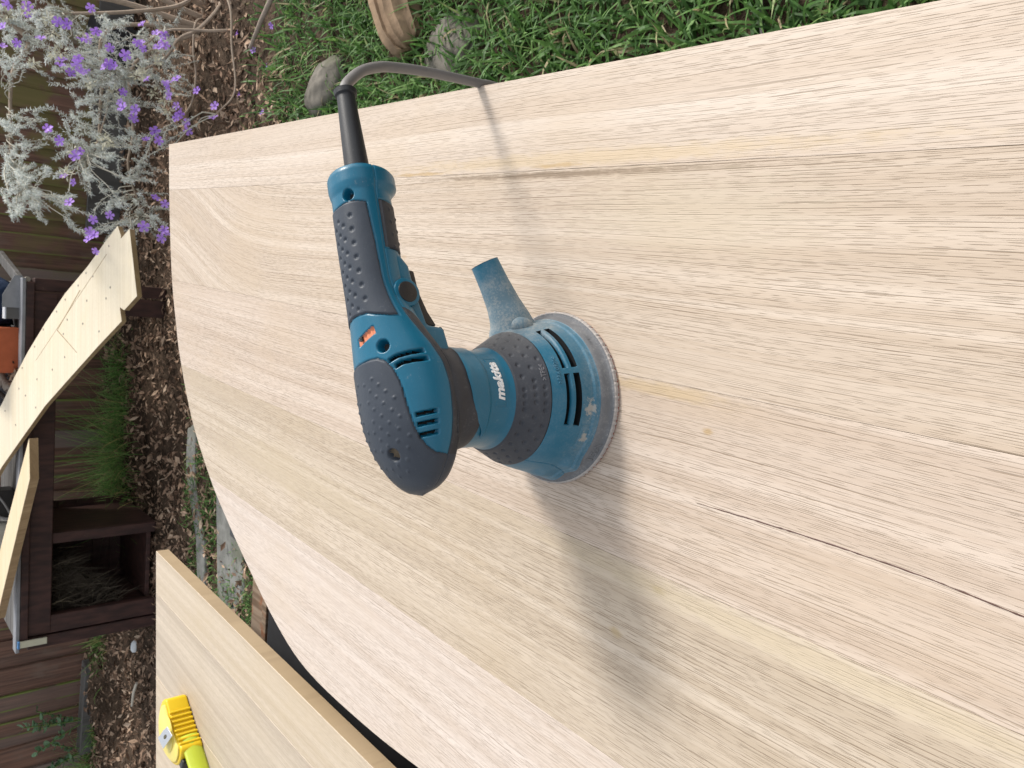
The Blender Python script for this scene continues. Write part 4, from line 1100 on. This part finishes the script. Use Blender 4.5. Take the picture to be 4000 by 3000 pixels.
# grass and herbs between bench and fence
def clump(loc, n, h, spread, m, label, seed, fine=False, name='grass_clump'):
    e = empty(name, loc); tag(e, label, 'grass', 'tall grass along the fence')
    def f(r_):
        a = r_.uniform(0, 6.28); q = abs(r_.gauss(0, spread))
        k_ = r_.random(); ln = .9 if k_ < .6 else 1.9
        d = Vector((math.cos(a) * r_.uniform(.1, ln), math.sin(a) * r_.uniform(.1, ln) - .25, r_.uniform(.6, 1.3)))
        return (Vector((q * math.cos(a), q * math.sin(a) * .6, -.01)), d, h * r_.uniform(.3, 1.1), r_.uniform(.0, 1.1), r_.uniform(.0011, .0024) if fine else r_.uniform(.0016, .004))
    o = strands('blades', f, n, m, parent=e, seg=5, seed=seed); tag(o, kind='stuff')
    return e
M_HERB = islands('herb_blades', [(0, (.12, .25, .06)), (.5, (.21, .40, .11)), (.85, (.36, .54, .19)), (.93, (.52, .50, .22)), (1, (.58, .46, .20))], .6, .25, trans=.5)
for k, (x, y, h, s, n, lab) in enumerate([
        (.02, 4.62, .20, .13, 420, 'rightmost green grass clump seen under the plywood template'),
        (-.22, 4.60, .38, .18, 550, 'feathery green clump left of the rightmost one behind the bench'),
        (-.48, 4.66, .50, .20, 800, 'tallest feathery green clump in the middle behind the bench'),
        (-.74, 4.68, .46, .18, 700, 'dense green clump next to the cupboard side of the bench'),
        (-1.55, 5.20, .22, .10, 300, 'grass tuft at the fence foot just left of the bench'),
        (-2.20, 5.42, .18, .10, 300, 'low grass tuft beside the timber edging by the fence'),
        (-2.52, 5.50, .30, .12, 500, 'grass tuft at the fence foot nearest the left corner')]):
    clump((x + (.08 if k < 4 else 0), y + (.10 if k < 4 else -.04), bed_height(x, y)), int(n * .7), h, s, M_HERB, lab, 40 + k, fine=k in (1, 2, 3))
def leafy(loc, h, nst, seed, label):
    r_ = random.Random(seed); e = empty('leafy_weed', loc); tag(e, label, 'weed', 'round leaved weeds by the fence')
    lm = bpy.data.meshes.get('weed_leaf')
    if lm is None:
        lm = bpy.data.meshes.new('weed_leaf'); n_ = 8
        lm.from_pydata([(0, 0, 0)] + [(.5 + .5 * math.cos(t) if True else 0, .32 * math.sin(t), .06 * math.cos(2 * t)) for t in [2 * math.pi * k / n_ for k in range(n_)]] + [(.5, 0, -.05)], [], [(n_ + 1, 1 + k, 1 + (k + 1) % n_) for k in range(n_)])
        lm.materials.append(islands('weed_green', [(0, (.10, .20, .10)), (1, (.16, .28, .15))], .5, .4, trans=.25))
    for _ in range(nst):
        a = r_.uniform(0, 6.28); tip = Vector((math.cos(a) * h * .35, math.sin(a) * h * .25, h * r_.uniform(.7, 1)))
        pth_ = catmull([(0, 0, 0), tip * .5 + Vector((0, 0, .02)), tip], 5)
        tube('stem', pth_, .003, M_HERB, e, 6)
        for p in pth_[3:]:
            for _ in range(2):
                o = bpy.data.objects.new('leaf', lm); COL.objects.link(o); o.parent = e; o.location = p
                s = r_.uniform(.028, .05); o.scale = (s, s, s); o.rotation_euler = (r_.uniform(-.6, .6), r_.uniform(-.9, .2), r_.uniform(0, 6.28))
    return e
leafy((-2.10, 5.36, .03), .36, 5, 3, 'round leaved weed in front of the fence above the timber edging')
leafy((-2.30, 5.40, .03), .30, 4, 5, 'shorter round leaved weed left of the other one by the fence')

# ---------------------------------------------------------------- silver-leaved flowering shrub
def px_point(u, v, y):                                     # where a sight line from the viewer meets the upright plane at distance y
    fx, fy = (3000 - v - 1500) / 3000, (2000 - u) / 3000
    d = Vector((fx, _c + fy * _s, -_s + fy * _c)); return Vector((0, 0, CAM_H)) + d * (y / d.y)
SHRUB = empty('silver_shrub', (1.62, 3.45, 0))
tag(SHRUB, 'silver grey leaved shrub with purple flowers and bare twigs in front of the fence', 'shrub')
RT = Vector((1.62, 3.45, 0))
M_TWIG = plain('shrub_bark', (.34, .27, .21), .85, .2, .3, 50, bump=.4)
M_SILV = islands('silver_leaf', [(0, (.54, .60, .56)), (.4, (.74, .79, .76)), (.85, (.85, .88, .86)), (1, (.88, .88, .78))], .75, .2, trans=.35)
r = random.Random(77)
limbs = []
def limb(pts, r0, r1):
    P = catmull([RT * 0 + Vector(p) - RT for p in pts], 7)
    tube('branch', P, list(np.linspace(r0, r1, len(P))), M_TWIG, SHRUB, 7)
    limbs.extend([p + RT for p in P])
q = px_point
limb([(1.66, 3.42, .0), (1.66, 3.38, .12), q(740, 0, 3.35), q(669, 30, 3.35), q(482, 48, 3.35), q(253, 54, 3.4)], .014, .006)
limb([(1.64, 3.46, .0), (1.75, 3.30, .08), q(893, 0, 3.1), q(917, 103, 3.1), q(838, 120, 3.12), q(657, 118, 3.2), q(560, 180, 3.3)], .010, .004)
limb([(1.68, 3.40, .0), q(860, 20, 3.2), q(780, 110, 3.2), q(700, 150, 3.25), q(640, 230, 3.3), q(500, 300, 3.3)], .009, .004)
limb([(1.65, 3.42, .0), (1.7, 3.2, .12), q(890, 0, 3.0), q(905, 180, 3.0), q(917, 356, 3.0), q(844, 446, 3.05)], .006, .003)
limb([(1.62, 3.45, .0), q(765, 90, 3.35), q(755, 200, 3.35), q(765, 300, 3.35), q(740, 420, 3.35), q(650, 500, 3.4)], .006, .003)
limb([(1.60, 3.50, .0), (1.64, 3.6, .40), (1.5, 3.6, .75), q(110, 160, 3.6), q(50, 280, 3.6), q(40, 480, 3.6), q(55, 640, 3.6), q(150, 760, 3.6)], .013, .004)
limb([(1.60, 3.50, .0), (1.52, 3.6, .35), q(400, 330, 3.55), q(390, 430, 3.55), q(380, 560, 3.55), q(330, 620, 3.55)], .009, .004)
limb([(1.62, 3.45, .0), (1.7, 3.5, .5), (1.55, 3.5, .85), (1.3, 3.5, 1.05), (1.0, 3.5, 1.0)], .012, .004)
limb([(1.58, 3.5, .0), (1.4, 3.6, .25), q(520, 520, 3.6), q(500, 640, 3.6), q(530, 760, 3.6), q(580, 880, 3.6)], .008, .003)
limb([q(380, 560, 3.55), q(420, 420, 3.5), q(430, 300, 3.45), q(440, 230, 3.45)], .004, .002)
V, Fc, SV, SF, CV, CF = [], [], [], [], [], []
def sprig(base, tip, n, L):
    """a leafy shoot: thin stem plus many needle leaves"""
    d = tip - base
    P = catmull([base, base + d * .5 + Vector((r.uniform(-.02, .02), r.uniform(-.02, .02), r.uniform(-.005, .03))), tip], 4)
    tv, tf = tube_data(P, [.0022 - .00016 * k for k in range(len(P))], 4, False)
    i0 = len(SV); SV.extend(tv); SF.extend([tuple(i0 + i for i in f) for f in tf])
    ax = d.normalized(); s0 = ax.orthogonal().normalized(); s1 = ax.cross(s0)
    for k in range(n):
        t = r.random() ** .8 * 1.02
        i = min(int(t * (len(P) - 1)), len(P) - 2); f = t * (len(P) - 1) - i
        p = P[i].lerp(P[i + 1], f); a = r.uniform(0, 6.28)
        o = (s0 * math.cos(a) + s1 * math.sin(a)) * r.uniform(.6, 1.0) + ax * r.uniform(.2, .9)
        o.normalize(); ll = L * r.uniform(.6, 1.2); w = r.uniform(.0011, .0019); sd = o.cross(ax + Vector((r.uniform(-.5, .5), r.uniform(-.5, .5), r.uniform(-.5, .5)))).normalized()
        mid = p + o * ll * .5; j = len(V); e = p + o * ll + Vector((0, 0, -ll * r.uniform(0, .25)))
        V.extend([p, mid + sd * w, e, mid - sd * w]); Fc.append((j, j + 1, j + 2, j + 3))
def add_shoot(tip):
    best = min(limbs, key=lambda b: (b - tip).length * r.uniform(.8, 1.3))
    dv_ = tip - best
    base = tip - dv_.normalized() * min(dv_.length, r.uniform(.10, .26))
    base += Vector((r.uniform(-.02, .02), r.uniform(-.02, .02), r.uniform(-.02, .02)))
    if (base - best).length > .03:
        tv, tf = tube_data(catmull([best, best.lerp(base, .5) + Vector((0, 0, .02)), base], 3), .0020, 4, False)
        i0 = len(SV); SV.extend(tv); SF.extend([tuple(i0 + i for i in f) for f in tf])
    sprig(base, tip, r.randint(55, 100), r.uniform(.013, .021))
wins = [((380, 690), (90, 440), 72), ((180, 420), (60, 330), 62), ((0, 200), (0, 260), 46), ((250, 560), (300, 620), 68), ((20, 330), (420, 880), 62), ((330, 660), (560, 960), 66), ((0, 170), (560, 860), 26), ((620, 720), (280, 360), 5)]
for (xa, xb), (ya, yb), n_ in wins:
    for _ in range(n_):
        add_shoot(q(r.uniform(xa, xb), r.uniform(ya, yb), r.uniform(3.15, 3.75)))
for _ in range(36):                                        # the part of the crown above the picture
    add_shoot(Vector((r.uniform(.75, 1.9), r.uniform(3.2, 3.8), r.uniform(.8, 1.15))))
for (a_, b_) in [(105, 40), (200, 130), (330, 150), (210, 210), (240, 205), (350, 330), (545, 280), (560, 290), (445, 355), (600, 360), (640, 390), (400, 555), (430, 560), (410, 545), (660, 430), (535, 300), (30, 60), (190, 70), (600, 200), (620, 240), (255, 680), (285, 590), (130, 250)]:
    c_ = q(a_, b_, r.uniform(3.05, 3.25))
    for _ in range(26):
        o_ = Vector((r.gauss(0, 1), r.gauss(0, 1), r.gauss(0, 1))).normalized(); p_ = c_ + o_ * r.uniform(0, .018); sd_ = o_.orthogonal().normalized()
        j_ = len(CV); CV.extend([p_, p_ + o_ * .008 + sd_ * .0035, p_ + o_ * .018, p_ + o_ * .008 - sd_ * .0035]); CF.append((j_, j_ + 1, j_ + 2, j_ + 3))
ca_ = obj('calyx', [v - RT for v in CV], CF, islands('cream_calyx', [(0, (.50, .48, .34)), (1, (.72, .70, .56))], .8, .1, trans=.2), SHRUB); tag(ca_, kind='stuff')
fo = obj('foliage', [v - RT for v in V], Fc, M_SILV, SHRUB); tag(fo, kind='stuff')
tw = obj('twigs', [v - RT for v in SV], SF, plain('pale_twig', (.46, .44, .37), .85, .2, .25, 60), SHRUB); tag(tw, kind='stuff')
# flowers: five purple lobes in a pale woolly cup
fm = bmesh.new()
for k in range(5):
    a = 2 * math.pi * k / 5; u = Vector((math.cos(a), math.sin(a), 0)); w = Vector((-math.sin(a), math.cos(a), 0))
    vs2 = [fm.verts.new(p) for p in (Vector((0, 0, -.5)), u * .35 - w * .22 + Vector((0, 0, .1)), u * .95 - w * .42 + Vector((0, 0, .32)), u * 1.15 + Vector((0, 0, .22)), u * .95 + w * .42 + Vector((0, 0, .32)), u * .35 + w * .22 + Vector((0, 0, .1)))]
    fm.faces.new(vs2)
fme = bpy.data.meshes.new('flower'); fm.to_mesh(fme); fm.free()
gp = G('purple_petal', .6, .2); gp.set('Base Color', gp.mix(gp.rand(), (.36, .19, .70), (.58, .37, .88)))
trn = gp.t.nodes.new('ShaderNodeBsdfTranslucent'); trn.inputs[0].default_value = (.34, .16, .62, 1); mx_ = gp.t.nodes.new('ShaderNodeMixShader'); mx_.inputs[0].default_value = .3
gp.t.links.new(gp.b.outputs[0], mx_.inputs[1]); gp.t.links.new(trn.outputs[0], mx_.inputs[2]); gp.t.links.new(mx_.outputs[0], gp.out.inputs['Surface'])
fme.materials.append(gp.m)
spots_ = [(105, 20), (112, 55), (10, 105), (8, 180), (160, 150), (68, 168), (30, 15), (262, 95), (225, 85), (355, 30), (375, 120), (320, 155), (345, 150), (240, 235), (235, 255), (305, 225), (300, 250), (275, 285), (315, 280), (340, 280), (430, 185), (425, 250), (448, 258), (410, 260), (490, 215), (550, 170), (535, 165), (560, 188), (640, 135), (630, 160), (645, 175), (610, 130), (620, 185), (575, 310), (650, 325), (655, 335), (662, 372), (470, 400), (480, 420), (530, 430), (520, 465), (480, 360), (690, 415), (705, 435), (700, 445), (730, 480), (690, 460), (735, 510), (840, 415), (832, 460), (185, 500), (195, 508), (235, 550), (310, 588), (295, 610), (250, 690), (288, 712), (272, 792), (610, 768), (645, 795), (640, 900), (632, 930), (650, 915), (365, 858), (350, 905), (345, 935), (430, 840), (368, 920), (560, 885), (605, 510), (572, 545), (620, 550), (375, 980), (770, 355), (690, 310), (555, 95)]
for k, (a, b) in enumerate(spots_):
    o = bpy.data.objects.new('flower', fme); COL.objects.link(o); o.parent = SHRUB
    o.location = q(a, b, r.uniform(3.02, 3.22)) - RT; s = r.uniform(.0135, .020); o.scale = (s, s, s)
    o.rotation_euler = (r.uniform(.3, 1.8), r.uniform(-.6, .6), r.uniform(-1.2, 1.2))
for k, (x, y) in enumerate([(1.28, 2.86), (1.15, 3.0), (1.40, 3.02), (1.02, 2.78), (.93, 2.98), (1.18, 2.74), (.86, 2.74), (1.32, 2.70)]):
    o = bpy.data.objects.new('fallen_flower', fme); COL.objects.link(o); o.location = (x, y, .03); o.scale = (.012, .012, .012)
    o.rotation_euler = (r.uniform(-.5, .5), r.uniform(-.5, .5), r.uniform(0, 6))
    tag(o, ['fallen purple flower beside the grey stick on the litter', 'fallen purple flower farthest in under the shrub twigs', 'fallen purple flower nearest the top edge of the picture', 'fallen purple flower where litter meets the lawn', 'fallen purple flower close to the far table corner', 'fallen purple flower just above the flat grey stone', 'fallen purple flower next to the table edge before the grass', 'fallen purple flower between the grey stick and the lawn'][k], 'flower', 'fallen flowers under the shrub')
pt = empty('plant_pot', (1.78, 4.42, 0)); tag(pt, 'black plastic plant pot behind the silver shrub', 'plant pot')
V, Fc = tube_data([(0, 0, 0), (0, 0, .005), (0, 0, .20), (0, 0, .201), (0, 0, .23), (0, 0, .231), (0, 0, .12)], [.10, .105, .125, .135, .138, .126, .118], 32, cap=False)
smooth_by_angle(obj('pot_body', V, Fc, plain('pot_black', (.015, .017, .022), .5, .4, .3, 30), pt), 40)
